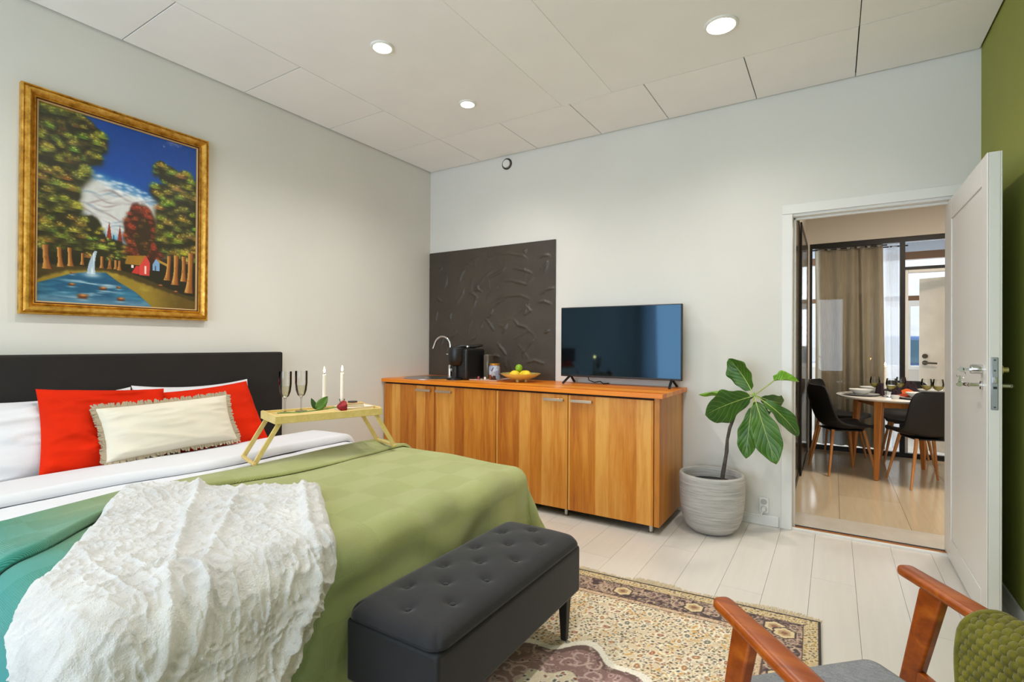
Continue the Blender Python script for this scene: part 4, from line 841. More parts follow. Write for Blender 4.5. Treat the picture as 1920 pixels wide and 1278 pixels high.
small_leaf(lb, lb + vx * 0.062 + vz * 0.062, 0.050, vx * .5 - vz * .6 , SG, r_); small_leaf(lb, lb - vx * 0.022 + vz * 0.058, 0.026, vx, mat('rose_green_dark', (52, 84, 34), 0.5), r_); small_leaf(lb, lb + vx * 0.05 - vy * 0.012 + vz * 0.012, 0.040, vz - vy, SG, r_)
# books
c = tl((0.165, -0.02, ZT)); RB = Matrix.Rotation(TA + 0.15, 3, 'Z')
def bookish(dx, w, d, h, z, ang, m1, m2, name, label):
    cc = tl((0.165 + dx, -0.012, ZT)); R_ = Matrix.Rotation(TA + ang, 3, 'Z')
    t = thing(name, label, 'book', (cc.x, cc.y, z), 'small books on the bed tray')
    def pb(b): b.v = [tuple(R_ @ Vector(v) + Vector((cc.x, cc.y, z))) for v in b.v]; return b
    obj('cover', pb(B().box(-w / 2, -d / 2, 0, w / 2, d / 2, 0.0022).box(-w / 2, -d / 2, h - 0.0022, w / 2, d / 2, h).box(-w / 2, d / 2 - 0.002, 0.0022, w / 2, d / 2, h - 0.0022)), m1, t)
    obj('pages', pb(B().box(-w / 2 + 0.002, -d / 2 + 0.002, 0.0022, w / 2 - 0.002, d / 2 - 0.002, h - 0.0022)), m2, t)
PG = mat('page_cream', (226, 212, 178), 0.8)
bookish(0.0, 0.165, 0.13, 0.017, zt, 0.12, mat('cover_white', (232, 226, 214), 0.5), PG, 'book', 'larger white book lying on the bamboo tray beside the rose bloom')
bookish(-0.01, 0.11, 0.085, 0.018, zt + 0.0175, -0.25, mat('cover_tan', (196, 160, 108), 0.6), PG, 'book', 'small tan book lying on top of the white book on the bamboo tray')
cc = tl((0.16, 0.0, ZT)); obj('pen_case', B().lathe((cc.x, cc.y, zt + 0.036), [(0.024, 0.0), (0.026, 0.003), (0.024, 0.007), (0.0, 0.008)], 20), mat('case_dark', (48, 36, 32), 0.4), label='small round dark tin on top of the tan book', cat='tin')

# ------------------------------------------------------------------ tufted storage bench
bn = thing('storage_bench', 'black upholstered storage bench with button tufted lid at the foot of the bed', 'bench', (2.303, -2.335, 0.0))
bx0, bx1, by0, by1 = 2.122, 2.486, -2.790, -1.878
k = NT('bench_velvet'); k.p.inputs['Roughness'].default_value = 0.75; k.p.inputs['Sheen Weight'].default_value = 0.25; k.p.inputs['Sheen Roughness'].default_value = 0.35
k.base(k.ramp(k.noise(k.coord(), 7, 4), [(0.3, (13, 13, 17)), (0.7, (23, 22, 27))])); k.bump(k.noise(k.coord(), 500, 2), 0.15, 0.002); VEL = k.m
obj('box', B().box(bx0, by0, 0.185, bx1, by1, 0.376), VEL, bn, bev=0.012, bseg=3)
tuft = [(2.215, y) for y in (-2.06, -2.25, -2.44, -2.62)] + [(2.308, y) for y in (-1.975, -2.16, -2.35, -2.54, -2.715)] + [(2.400, y) for y in (-2.07, -2.255, -2.44, -2.62)]
nx, ny = 74, 180
a = np.linspace(-1, 1, nx); c = np.linspace(-1, 1, ny); U, V = np.meshgrid(a, c, indexing='ij')
cx_, cy_ = (bx0 + bx1) / 2, (by0 + by1) / 2; hx_, hy_ = (bx1 - bx0) / 2 + 0.004, (by1 - by0) / 2 + 0.004
X = cx_ + hx_ * U; Y = cy_ + hy_ * V
ex = np.clip((1 - np.abs(U)) * hx_ / 0.055, 0, 1); ey = np.clip((1 - np.abs(V)) * hy_ / 0.055, 0, 1)
rnd = np.sqrt(np.clip(1 - (1 - ex) ** 2, 0, 1)) * np.sqrt(np.clip(1 - (1 - ey) ** 2, 0, 1))
Z = 0.388 + 0.030 * rnd + 0.024 * (1 - U ** 2) ** 0.8 * (1 - V ** 6)
BZ = lambda x_, y_: 0.4165 + 0.024 * (1 - ((x_ - cx_) / hx_) ** 2) ** 0.8 * (1 - ((y_ - cy_) / hy_) ** 6) - 0.016
for (tx, ty) in tuft:
    d = np.hypot(X - tx, Y - ty); Z -= 0.013 * np.exp(-(d / 0.020) ** 2) + 0.005 * np.exp(-(d / 0.055) ** 2)
Z += 0.0018 * fbm(X * 18, Y * 18, 3, 3)
# rounded plan corners
cr = 0.05; qx = np.maximum(np.abs(X - cx_) - (hx_ - cr), 0); qy = np.maximum(np.abs(Y - cy_) - (hy_ - cr), 0); m_ = np.maximum(qx, qy) / cr; dd = np.hypot(qx, qy) / cr; sc_ = np.where(dd > 1e-6, m_ / np.maximum(dd, 1e-6), 1)
X = np.where((qx > 0) & (qy > 0), cx_ + np.sign(X - cx_) * ((hx_ - cr) + qx * sc_), X); Y = np.where((qx > 0) & (qy > 0), cy_ + np.sign(Y - cy_) * ((hy_ - cr) + qy * sc_), Y)
P = np.stack([X, Y, Z], -1); ring = np.concatenate([P[:, 0], P[-1, 1:], P[::-1, -1][1:], P[0, ::-1][1:-1]]); low = ring.copy(); low[:, 2] = 0.381
ld = B().grid(P).grid(np.stack([ring, low], 0), closed=True, flip=True); ld.f.append(tuple(range(len(ld.v) - len(low), len(ld.v))))
lid = obj('lid', ld, VEL, bn, smooth=60)
for (tx, ty) in tuft: obj('button', B().lathe((tx, ty, BZ(tx, ty)), [(0.010, 0.0), (0.009, 0.004), (0.005, 0.006), (0.0, 0.0065)], 14), VEL, lid, smooth=180)
LEGB = mat('bench_leg_black', (24, 21, 19), 0.5)
for xx, sx in ((bx0 + 0.035, -1), (bx1 - 0.03, 1)):
    for yy, sy in ((by0 + 0.08, -1), (by1 - 0.085, 1)):
        w0, w1 = 0.012, 0.020; obj('leg', B().hexa([(xx - w0, yy - w0, 0.014), (xx + w0, yy - w0, 0.014), (xx + w0, yy + w0, 0.014), (xx - w0, yy + w0, 0.014)], [(xx - w1, yy - w1, 0.188), (xx + w1, yy - w1, 0.188), (xx + w1, yy + w1, 0.188), (xx - w1, yy + w1, 0.188)]), LEGB, bn, bev=0.003)

# ------------------------------------------------------------------ persian rug
def rug():
    Wd, Ln, st_ = 1.62, 1.90, 0.004; nx, ny = int(Wd / st_), int(Ln / st_); r = np.random.default_rng(9)
    x, y = np.meshgrid(np.linspace(0, Wd, nx), np.linspace(0, Ln, ny), indexing='ij')   # x from the right edge, y from the far edge
    e = np.minimum(np.minimum(x, Wd - x), np.minimum(y, Ln - y)); img = np.zeros((nx, ny, 3)); img[:] = (212, 193, 163)
    def lay(m, c): img[:] = img * (1 - m[..., None]) + np.array(c, float) * m[..., None]
    def sprinkle(reg, n, size, cols, ring=None, leafy=False):
        pts = np.argwhere(reg)
        if not len(pts): return
        for p in pts[r.integers(0, len(pts), n)]:
            s = size * r.uniform(0.7, 1.35); k_ = int(2.6 * s / st_) + 2; i0, i1, j0, j1 = max(p[0] - k_, 0), min(p[0] + k_ + 1, nx), max(p[1] - k_, 0), min(p[1] + k_ + 1, ny)
            X = x[i0:i1, j0:j1] - x[p[0], p[1]]; Y = y[i0:i1, j0:j1] - y[p[0], p[1]]; a = r.uniform(0, math.pi); q = r.uniform(0.45, 0.8)
            u = X * math.cos(a) + Y * math.sin(a); v = (-X * math.sin(a) + Y * math.cos(a)) / q; d = np.hypot(u, v) / s; M = reg[i0:i1, j0:j1]
            def sub(m, c): m = (m * M)[..., None]; img[i0:i1, j0:j1] = img[i0:i1, j0:j1] * (1 - m) + np.array(c, float) * m
            if ring is not None: sub(np.clip(1 - np.abs(d - 1.35) / 0.45, 0, 1) * 0.95, ring[r.integers(0, len(ring))])
            sub(np.clip((1.05 - d) * 4, 0, 1), cols[r.integers(0, len(cols))])
            if leafy: sub(np.clip((0.4 - d) * 5, 0, 1), (226, 206, 168))
    def curls(reg, n, col, wd):
        pts = np.argwhere(reg)
        for p in pts[r.integers(0, len(pts), n)]:
            cx, cy = x[p[0], p[1]], y[p[0], p[1]]; R0 = r.uniform(0.03, 0.07); a0 = r.uniform(0, 6.28); sg = r.choice([-1, 1])
            for t in np.linspace(0, 1, 60):
                rr = R0 * (1 - 0.8 * t); an = a0 + sg * t * 5.5; i, j = int((cx + rr * math.cos(an)) / st_), int((cy + rr * math.sin(an)) / st_); w = wd
                sl = (slice(max(i - w, 0), i + w), slice(max(j - w, 0), j + w)); m = reg[sl][..., None] * 0.9
                img[sl] = img[sl] * (1 - m) + np.array(col, float) * m
    A0, A1, A2, A3, A4 = 0.012, 0.062, 0.068, 0.195, 0.225
    field = e > A4
    cxm, cym = 0.80, 1.03; rx, ry = (x - cxm) / 0.30, (y - cym) / 0.33; an = np.arctan2(ry, rx); md = np.hypot(rx, ry) / (1 + 0.09 * np.cos(8 * an))
    f1 = field & (md > 1.12); n1 = fbm(x * 6, y * 6, 3)
    lay(f1 * sstep(0.45, 0.65, n1) * 0.5, (206, 170, 120)); lay(f1 * sstep(0.45, 0.35, fbm(x * 4 + 9, y * 4, 8)) * 0.5, (220, 208, 186))
    cor = field & (np.minimum(np.abs(x - A4), np.abs(Wd - A4 - x)) / 0.30 + np.minimum(y - A4, 9) / 0.16 < 1 + 0.12 * np.sin(np.arctan2(y - A4, x - A4) * 9)); lay(cor * 0.8, (206, 176, 146))
    curls(f1, 150, (204, 156, 84), 1); curls(f1, 120, (236, 226, 200), 1)
    sprinkle(f1, 6800, 0.0064, [(112, 78, 54), (104, 92, 66), (146, 92, 62), (88, 92, 78), (66, 60, 50), (124, 110, 84), (168, 118, 70), (96, 70, 60)], ring=[(236, 226, 202), (232, 214, 176), (240, 232, 214)])
    sprinkle(f1, 200, 0.013, [(152, 96, 74), (168, 120, 80), (110, 112, 104)], ring=[(238, 228, 206)], leafy=True); sprinkle(f1, 1, 0.022, [(160, 84, 60)], ring=[(230, 210, 180)], leafy=True)
    lay((field & (md <= 1.16)) * 1.0, (236, 228, 212)); m2 = field & (md < 1.06); lay(m2 * 1.0, (150, 116, 110)); lay((m2 & (md > 0.96)) * 1.0, (110, 84, 78)); curls(m2, 60, (206, 176, 166), 1); sprinkle(m2, 500, 0.006, [(110, 76, 74), (190, 160, 152), (128, 92, 90)], ring=[(196, 170, 162)])
    m3 = field & (md < 0.55); lay(m3 * 1., (222, 206, 178)); sprinkle(m3, 160, 0.008, [(140, 80, 60), (96, 96, 86)], ring=[(240, 232, 214)])
    b1 = (e > A0) & (e <= A1); lay(b1 * 1., (192, 168, 132)); sprinkle(b1, 2600, 0.0065, [(104, 88, 58), (168, 132, 60), (96, 74, 62), (150, 120, 70)], ring=[(222, 204, 164)])
    lay(((e > A1) & (e <= A2)) * 1., (72, 52, 48)); bm = (e > A2) & (e <= A3); lay(bm * 1., (70, 52, 54)); curls(bm, 260, (186, 158, 136), 1); sprinkle(bm, 2600, 0.0062, [(62, 44, 48), (120, 92, 96), (150, 116, 104), (54, 40, 44), (96, 84, 88)], ring=[(190, 162, 136), (206, 180, 148), (160, 132, 120)])
    bi = (e > A3) & (e <= A4); lay(bi * 1., (202, 172, 142)); sprinkle(bi, 900, 0.006, [(152, 112, 86), (178, 140, 110), (120, 92, 74)], ring=[(220, 196, 164)]); lay(((np.abs(e - A3) < 0.004) | (np.abs(e - A4) < 0.003)) * 1., (92, 66, 52))
    lim = (A2 + A3) / 2
    for q in range(14):   # rosettes along the main border
        for (cx, cy) in ((0.17 + q * 0.33, lim), (lim, 0.17 + q * 0.33)):
            if cx < Wd - 0.05 and cy < Ln - 0.05:
                d = np.hypot((x - cx) / 0.040, (y - cy) / 0.040) * (1 + 0.08 * np.cos(6 * np.arctan2(y - cy, x - cx))); lay((bm & (d < 1.18)) * 1., (66, 46, 46)); lay((bm & (d < 0.98)) * 1., (214, 192, 150)); lay((bm & (d < 0.6)) * 1., (176, 146, 106)); lay((bm & (d < 0.3)) * 1., (140, 92, 70))
    lay((e <= A0) * 1., (44, 36, 38)); img *= (0.96 + 0.10 * r.random((nx, ny, 1)))
    c = np.clip(img, 0, 255) / 255.; c = np.where(c <= 0.04045, c / 12.92, ((c + 0.055) / 1.055) ** 2.4)
    wob = 0.010 * (fbm(x * 3.4, x * 0 + 2, 5, 2) - 0.4) * np.exp(-y / 0.12); z = 0.0095 + 0.004 * fbm(x * 5, y * 1.5, 6, 2) * np.exp(-y / 0.2) + 0.0006 * r.random((nx, ny))
    return x, y + wob, z, c
rx_, ry_, rz_, rc_ = rug(); ang = math.radians(4.4); RX0, RY0 = 3.336, -1.238
def rug_xy(lx, ly): return RX0 - lx * math.cos(ang) + ly * math.sin(ang) * 0.35, RY0 - lx * math.sin(ang) - ly * math.cos(ang)
wx, wy = rug_xy(rx_, ry_); rb = B().grid(np.stack([wx, wy, rz_], -1), flip=False); rb.col = rc_.reshape(-1, 3)
rug_t = thing('rug', 'persian rug with cream floral field and dark brown border under the bench and armchair', 'rug', (2.5, -2.1, 0.0))
obj('pile', rb, vcol_mat('rug_wool', 0.95, sheen=0.15), rug_t, smooth=180)
bb = B(); pl = [rug_xy(a, b) for a, b in ((0.001, 0.003), (1.619, 0.003), (1.619, 1.899), (0.001, 1.899))]
bb.prism(pl, 'z', 0.0005, 0.0092); obj('backing', bb, mat('rug_back', (70, 58, 50), 0.95), rug_t, smooth=0)
fb = B(); rr = np.random.default_rng(2)
for i in range(900):
    lx = 1.62 * i / 900; x0, y0 = rug_xy(lx, 0.004 + 0.010 * (float(fbm(np.array([lx * 3.4]), np.array([2.0]), 5, 2)[0]) - 0.4)); L = 0.055 * (0.6 + 0.7 * float(vnoise(np.array([lx * 9]), np.array([1.0]), 3)[0])) + rr.uniform(-.01, .01); dx = rr.uniform(-.02, .02)
    x1, y1 = x0 + dx, y0 + L; w = 0.0016
    fb.add([(x0 - w, y0, 0.005), (x0 + w, y0, 0.005), (x1 + w, y1, 0.001), (x1 - w, y1, 0.001), (x0, y0, 0.008), (x1, y1, 0.003)], [(0, 1, 2, 3), (0, 3, 5, 4), (1, 4, 5, 2)])
obj('fringe', fb, mat('fringe_cream', (222, 208, 182), 0.9), rug_t, smooth=0, kind='stuff', label='cream fringe along the far edge')

# ------------------------------------------------------------------ armchair with green throw
TEAK = wood('teak', ((112, 44, 4), (154, 70, 8), (184, 98, 22)), 0, 0.8, 0.34)
ac = thing('armchair', 'wooden armchair with paddle armrests and grey fabric seat beside the rug', 'armchair', (3.50, -2.60, 0.0))
LTp, RTp = Vector((3.147, -2.527, 0.598)), Vector((3.542, -2.069, 0.602))
LB, RB_ = Vector((3.56, -2.985, 0.560)), Vector((3.915, -2.62, 0.565))
def armrest(a, b):
    d = (b - a).normalized(); sd = d.cross(Vector((0, 0, 1))).normalized(); up = sd.cross(d); P = []
    L = (b - a).length; n = 26
    for i in range(n):
        t = (i / (n - 1)) ** 2.2; s = t * L; w = 0.025 * math.sqrt(max(1 - max(1 - s / 0.024, 0) ** 2, 0.0)) + 0.007 * float(sstep(0.02, 0.28, s)) - 0.010 * float(sstep(0.3, 0.6, s)); w = max(w, 0.002); hgt = 0.0135 * math.sqrt(max(1 - max(1 - s / 0.014, 0) ** 2, 0.02))
        c = a + d * s + Vector((0, 0, 0.004 * math.sin(math.pi * t))); row = []
        for k_ in range(20):
            an = 2 * math.pi * k_ / 20; ca, sa = math.cos(an), math.sin(an); row.append(tuple(c + sd * (w * math.copysign(abs(ca) ** 0.5, ca)) + up * (hgt * math.copysign(abs(sa) ** 0.75, sa))))
        P.append(row)
    bq = B().grid(np.array(P), closed=True); bq.f += [tuple(range(20)), tuple(range(len(bq.v) - 1, len(bq.v) - 21, -1))]; return bq
for nm_, a, b in (('l', LTp, LB), ('r', RTp, RB_)):
    obj('armrest', armrest(a, b), TEAK, ac, smooth=50)
    d = (b - a).normalized(); f = Vector((-0.70, 0.714, 0)); top = a + d * 0.108 + Vector((0, 0, -0.010)); foot = top + f * 0.135; foot.z = 0.010
    sd = Vector((0.714, 0.70, 0)); pt2 = lambda c, w, t_: [c - f * w - sd * t_, c + f * w - sd * t_, c + f * w + sd * t_, c - f * w + sd * t_]
    obj('front_leg', B().hexa(pt2(foot, 0.016, 0.012), pt2(top, 0.031, 0.0145)), TEAK, ac, bev=0.006, bseg=3)
    bt = a + d * 0.50 + Vector((0, 0, -0.008)); bf = bt - f * 0.12; bf.z = 0.004
    obj('rear_leg', B().hexa(pt2(bf, 0.015, 0.012), pt2(bt, 0.030, 0.0145)), TEAK, ac, bev=0.006, bseg=3)
    m0 = top.lerp(foot, 0.42); m1 = bt.lerp(bf, 0.48); obj('side_rail', B().beam(m0, m1, 0.02, 0.045), TEAK, ac, bev=0.004)
CL = LTp.lerp(RTp, 0.5); ml = lambda: None
f = Vector((-0.70, 0.714, 0)).normalized(); sd = Vector((0.714, 0.70, 0)).normalized()
k = NT('grey_tweed'); k.p.inputs['Roughness'].default_value = 0.95; n_ = k.noise(k.coord((1, 1, 1)), 260, 3); n2_ = k.noise(k.coord((1, 6, 1), rot=(0, 0, 0.8)), 30, 4)
k.base(k.ramp(k.math('ADD', k.math('MULTIPLY', n_, 0.5), k.math('MULTIPLY', n2_, 0.5)), [(0.3, (112, 114, 120)), (0.7, (158, 160, 166))])); k.bump(n_, 0.3, 0.002)
def cushion(c0, ax1, ax2, h1, h2, th, up):
    n = 40; a = np.linspace(-1, 1, n); u, v = np.meshgrid(a, a, indexing='ij'); rr = 0.16
    qx = np.maximum(np.abs(u) - (1 - rr), 0) / rr; qy = np.maximum(np.abs(v) - (1 - rr), 0) / rr; m = np.maximum(qx, qy); d = np.hypot(qx, qy); s = np.where(d > 1e-6, m / np.maximum(d, 1e-6), 1)
    cu = np.where((qx > 0) & (qy > 0), np.sign(u) * (1 - rr + qx * s * rr), u); cv = np.where((qx > 0) & (qy > 0), np.sign(v) * (1 - rr + qy * s * rr), v)
    e_ = np.clip((1 - np.maximum(np.abs(u), np.abs(v))) * 9, 0, 1); z = th / 2 * (0.45 + 0.55 * np.sqrt(1 - (1 - e_) ** 2)) + 0.012 * (1 - u ** 2) * (1 - v ** 2)
    A1, A2, UP, C0 = (np.array(q) for q in (ax1, ax2, up, c0)); base_ = C0 + cu[..., None] * h1 * A1 + cv[..., None] * h2 * A2
    T_ = base_ + z[..., None] * UP; B_ = base_ - z[..., None] * UP; b = B().grid(T_).grid(B_, flip=True)
    r1 = np.concatenate([T_[:, 0], T_[-1, 1:], T_[::-1, -1][1:], T_[0, ::-1][1:-1]]); r2 = np.concatenate([B_[:, 0], B_[-1, 1:], B_[::-1, -1][1:], B_[0, ::-1][1:-1]]); b.grid(np.stack([r1, r2]), closed=True, flip=True); return b
SCn = Vector((3.345, -2.330, 0.0)) - f * 0.10
fr_c = Vector((3.302, -2.372, 0.372)); sc = fr_c - f * 0.262
obj('seat_cushion', cushion(sc, f, sd, 0.262, 0.225, 0.085, (0.03, -0.03, 1)), k.m, ac, smooth=60)
obj('seat_frame', B().beam(sc - Vector((0, 0, .06)) + sd * 0.02 - f * 0.23, sc - Vector((0, 0, .06)) + f * 0.22 + sd * 0.02, 0.46, 0.03), TEAK, ac, bev=0.004)
bc = sc - f * 0.335 + Vector((0, 0, 0.165)); bu = (Vector((0, 0, 1)) - f * 0.42).normalized(); obj('back_cushion', cushion(bc, bu, sd, 0.20, 0.225, 0.08, tuple(f * 0.92 + Vector((0, 0, 0.38)))), k.m, ac, smooth=60)

# waffle throw over the far end of the right armrest
k = NT('waffle_green'); k.p.inputs['Roughness'].default_value = 0.9; k.p.inputs['Sheen Weight'].default_value = 0.25
k.base(k.ramp(k.noise(k.coord(), 30, 3), [(0.3, (92, 86, 6)), (0.7, (122, 114, 18))])); k.bump(k.noise(k.coord(), 240, 3), 0.5, 0.003)
d = (RB_ - RTp).normalized(); sdd = d.cross(Vector((0, 0, 1))).normalized()
n1_, n2_ = 200, 260; q = np.linspace(0, 1, n1_)[:, None]; w = np.linspace(-1, 1, n2_)[None, :]
Lin, Lout, rad = 0.40, 0.34, 0.058
arc = w * (Lin if True else 0); s_in = np.where(w < 0, -w * (Lin + rad * 1.57), 0); s_out = np.where(w >= 0, w * (Lout + rad * 1.57), 0); s_ = s_in + s_out; sg = np.where(w < 0, 1.0, -1.0)
a_ = np.minimum(s_ / rad, math.pi / 2); l_ = np.maximum(s_ - rad * math.pi / 2, 0)
along = 0.262 + q * 0.34 + 0.018 * np.sin(w * 6) - 0.10 * (l_ * 0.10)
hxv = sg * (rad * np.sin(a_) + 0.09 * l_ + 0.006 * np.sin(along * 40 + l_ * 9) * np.minimum(l_ * 6, 1)); zv = RTp.z + 0.012 - 0.07 * (along - 0.2) - rad * (1 - np.cos(a_)) * 0.9 - l_ * 0.98
PA = np.array(RTp)[None, None, :] * np.array([1, 1, 0]) + along[..., None] * np.array([d.x, d.y, 0]) + hxv[..., None] * np.array([sdd.x, sdd.y, 0]); PA[..., 2] = zv + 0 * q
N = normals(PA); 
if N[n1_ // 2, n2_ // 2, 2] < 0: N = -N
cs = 0.018; uu = along / cs; vv = (s_ * sg + 0 * q) / cs
row = np.floor(vv); ux = uu + 0.5 * (row % 2); cell = (np.abs(np.sin(np.pi * ux)) * np.abs(np.sin(np.pi * vv))) ** 0.7
PA = PA + N * ((0.010 * cell + 0.004 * fbm(uu * 1.3, vv * 1.3, 4, 2)) * np.clip(np.minimum(q, 1 - q) * 26, 0, 1))[..., None]
wt_ = thing('waffle_throw', 'olive green waffle knit throw draped over the right armrest of the wooden armchair', 'throw', (3.75, -2.35, 0.2))
obj('knit_body', B().grid(PA), k.m, wt_, smooth=180, solid=0.006)
eg = [tuple(PA[0, j] + N[0, j] * 0.004) for j in range(0, n2_, 4)]
obj('edge_band', B().tube(eg, 0.008, 8), k.m, wt_, smooth=180)

# ------------------------------------------------------------------ dining room seen through the doorway
DW = mat('dining_wall', (214, 208, 198), 0.7, var=(2, 0.01))
obj('wall_dining_left', B().box(2.98, 0.12, -0.05, 3.10, 3.17, 3.0), DW, smooth=0, **st)
obj('wall_dining_right', B().box(5.45, 0.12, -0.05, 5.57, 4.9, 3.0), DW, smooth=0, **st)
obj('wall_dining_near', B().box(4.084, 0.0, -0.05, 5.57, 0.12, 3.0), DW, smooth=0, **st)
obj('wall_dining_back', B().box(3.10, 3.13, 2.405, 5.45, 3.23, 3.0), DW, smooth=0, **st)
obj('ceiling_dining', B().box(2.98, 0.12, 2.78, 5.57, 3.13, 2.84), CEIL, smooth=0, **st)
obj('trim_9', B().box(3.10, 2.98, 0, 3.140, 3.17, 2.405), DW, bev=0.003, **st)
# dark sliding panels on the left wall
sl = thing('sliding_door', 'dark framed sliding glass panels on the left wall of the dining room', 'sliding door', (3.12, 1.5, 0))
SLD = mat('dark_bronze', (34, 28, 22), 0.4, 0.3)
for y0, y1, xx in ((0.30, 1.62, 3.100), (1.60, 2.92, 3.116)):
    fr = B().box(xx, y0, 0.005, xx + 0.014, y0 + 0.05, 2.36).box(xx, y1 - 0.05, 0.005, xx + 0.014, y1, 2.36).box(xx, y0 + 0.05, 0.005, xx + 0.014, y1 - 0.05, 0.06).box(xx, y0 + 0.05, 2.31, xx + 0.014, y1 - 0.05, 2.36)
    fo = obj('panel_frame', fr, SLD, sl, smooth=0); obj('pane', B().box(xx + 0.004, y0 + 0.05, 0.06, xx + 0.010, y1 - 0.05, 2.31), mat('smoked_pane', (70, 62, 52), 0.15) if 'smoked_pane' not in bpy.data.materials else bpy.data.materials['smoked_pane'], fo, smooth=0)
# glazed shopfront partition
YPn = 3.17
pa = thing('window_2', None, None, (4.0, YPn, 0), kind='structure')
fr = B().box(3.14, YPn - 0.02, 0.0, 5.45, YPn + 0.04, 0.05).box(3.14, YPn - 0.02, 2.35, 5.45, YPn + 0.04, 2.405).box(3.14, YPn - 0.02, 0.05, 3.165, YPn + 0.04, 2.35).box(3.995, YPn - 0.02, 0.05, 4.04, YPn + 0.04, 2.35).box(4.04, YPn - 0.02, 2.045, 5.0, YPn + 0.04, 2.075).box(4.985, YPn - 0.02, 0.05, 5.03, YPn + 0.04, 2.35)
obj('window_frame', fr, BLACKM, pa, smooth=0)
WG = bpy.data.materials['window_glass']
obj('pane', B().box(3.165, YPn + 0.006, 0.05, 3.995, YPn + 0.012, 2.35), WG, pa, smooth=0)
obj('pane', B().box(4.04, YPn + 0.006, 2.075, 4.985, YPn + 0.012, 2.35), WG, pa, smooth=0)
obj('pane', B().box(5.03, YPn + 0.006, 0.05, 5.45, YPn + 0.012, 2.35), WG, pa, smooth=0)
# street door: white frame and a leaf standing ajar outward
d2 = thing('door_2', None, None, (4.5, YPn, 0), kind='structure')
obj('door_frame', B().box(4.040, YPn - 0.01, 0.05, 4.068, YPn + 0.08, 2.045).box(4.957, YPn - 0.01, 0.05, 4.985, YPn + 0.08, 2.045).box(4.068, YPn - 0.01, 2.012, 4.957, YPn + 0.08, 2.045), TRIM, d2, bev=0.003)
hA = Vector((4.945, 3.235, 0)); dirA = Vector((-math.cos(math.radians(28)), math.sin(math.radians(28)), 0)); nA = Vector((dirA.y, -dirA.x, 0)) * -1
if nA.y > 0: nA = -nA
def dq(s0, s1, n0, n1, z0, z1):
    q = lambda s, n, z: tuple(hA + dirA * s + nA * n + Vector((0, 0, z)))
    return B().hexa([q(s0, n0, z0), q(s1, n0, z0), q(s1, n1, z0), q(s0, n1, z0)], [q(s0, n0, z1), q(s1, n0, z1), q(s1, n1, z1), q(s0, n1, z1)])
obj('door_leaf', dq(0.0, 0.83, -0.045, 0.0, 0.03, 1.985), mat('street_door_paint', (206, 196, 178), 0.5), d2, bev=0.003)
HM = mat('dark_brass', (86, 76, 58), 0.4, 0.7)
pc = hA + dirA * 0.77
def rosette(z, r): 
    b = B(); c = pc + nA * 0.001; 
    b.tube([c + Vector((0, 0, z)), c + nA * 0.012 + Vector((0, 0, z))], r, 18); return b
obj('lock_rosette', rosette(1.10, 0.026), HM, d2)
hb = rosette(1.025, 0.026); hb.tube([pc + nA * 0.01 + Vector((0, 0, 1.025)), pc + nA * 0.05 + Vector((0, 0, 1.025)), pc + nA * 0.055 - dirA * 0.015 + Vector((0, 0, 1.025)), pc + nA * 0.055 - dirA * 0.13 + Vector((0, 0, 1.022))], 0.010, 10); obj('door_handle', hb, HM, d2)
# curtains behind the glass
def curtain(name, label, x0, x1, y, z0, z1, m, folds, amp, seed, rings=0, trans=None):
    n, mz = 160, 24; u = np.linspace(0, 1, n)[:, None]; v = np.linspace(0, 1, mz)[None, :]
    ph = u * folds * 2 * math.pi + 1.2 * np.sin(u * 9 + seed); Y = y + amp * np.sin(ph) * (0.6 + 0.4 * (1 - v)) + 0.010 * np.sin(u * 31 + v * 2)
    P = np.stack([x0 + u * (x1 - x0) + 0.012 * np.sin(v * 3 + u * 20) + 0 * v, Y + 0 * u, z0 + v * (z1 - z0) + 0 * u], -1)
    t = thing(name, label, 'curtain', ((x0 + x1) / 2, y, z0)); obj('cloth', B().grid(P), m, t, smooth=180)
    obj('rod', B().tube([(x0 - 0.03, y, z1 - 0.035), (x1 + 0.03, y, z1 - 0.035)], 0.008, 10), BLACKM, t)
    for i in range(rings):
        xx = x0 + (x1 - x0) * (i + 0.5) / rings; obj('eyelet', B().lathe((xx, y - amp - 0.012, z1 - 0.035), [(0.018, 0.0), (0.018, -0.004), (0.011, -0.004)], 16, 'y'), STEEL, t)
    return t
k = NT('curtain_linen'); k.base(k.ramp(k.noise(k.coord((40, 40, 2)), 3, 3), [(0.3, (150, 138, 116)), (0.7, (170, 158, 134))])); k.p.inputs['Roughness'].default_value = 0.9
curtain('curtain', 'beige eyelet curtain hanging behind the dining room glass, left of the sheer', 3.185, 3.860, 3.275, 0.05, 2.385, k.m, 5, 0.030, 1, rings=7)
k = NT('sheer_voile'); tb_ = k.n('ShaderNodeBsdfTranslucent'); tb_.inputs[0].default_value = (0.86, 0.89, 0.93, 1); tp = k.n('ShaderNodeBsdfTransparent'); mx = k.n('ShaderNodeMixShader'); mx.inputs[0].default_value = 0.35
k.l(tb_.outputs[0], mx.inputs[1]); k.l(tp.outputs[0], mx.inputs[2]); m2 = k.n('ShaderNodeMixShader'); m2.inputs[0].default_value = 0.3; k.base((0.9, 0.92, 0.95, 1)); k.l(mx.outputs[0], m2.inputs[1]); k.l(k.p.outputs[0], m2.inputs[2]); k.l(m2.outputs[0], k.out.inputs[0])
curtain('curtain', 'sheer white curtain in daylight beside the black mullion of the dining room glass', 3.855, 4.06, 3.42, 0.05, 2.385, k.m, 3, 0.022, 4)
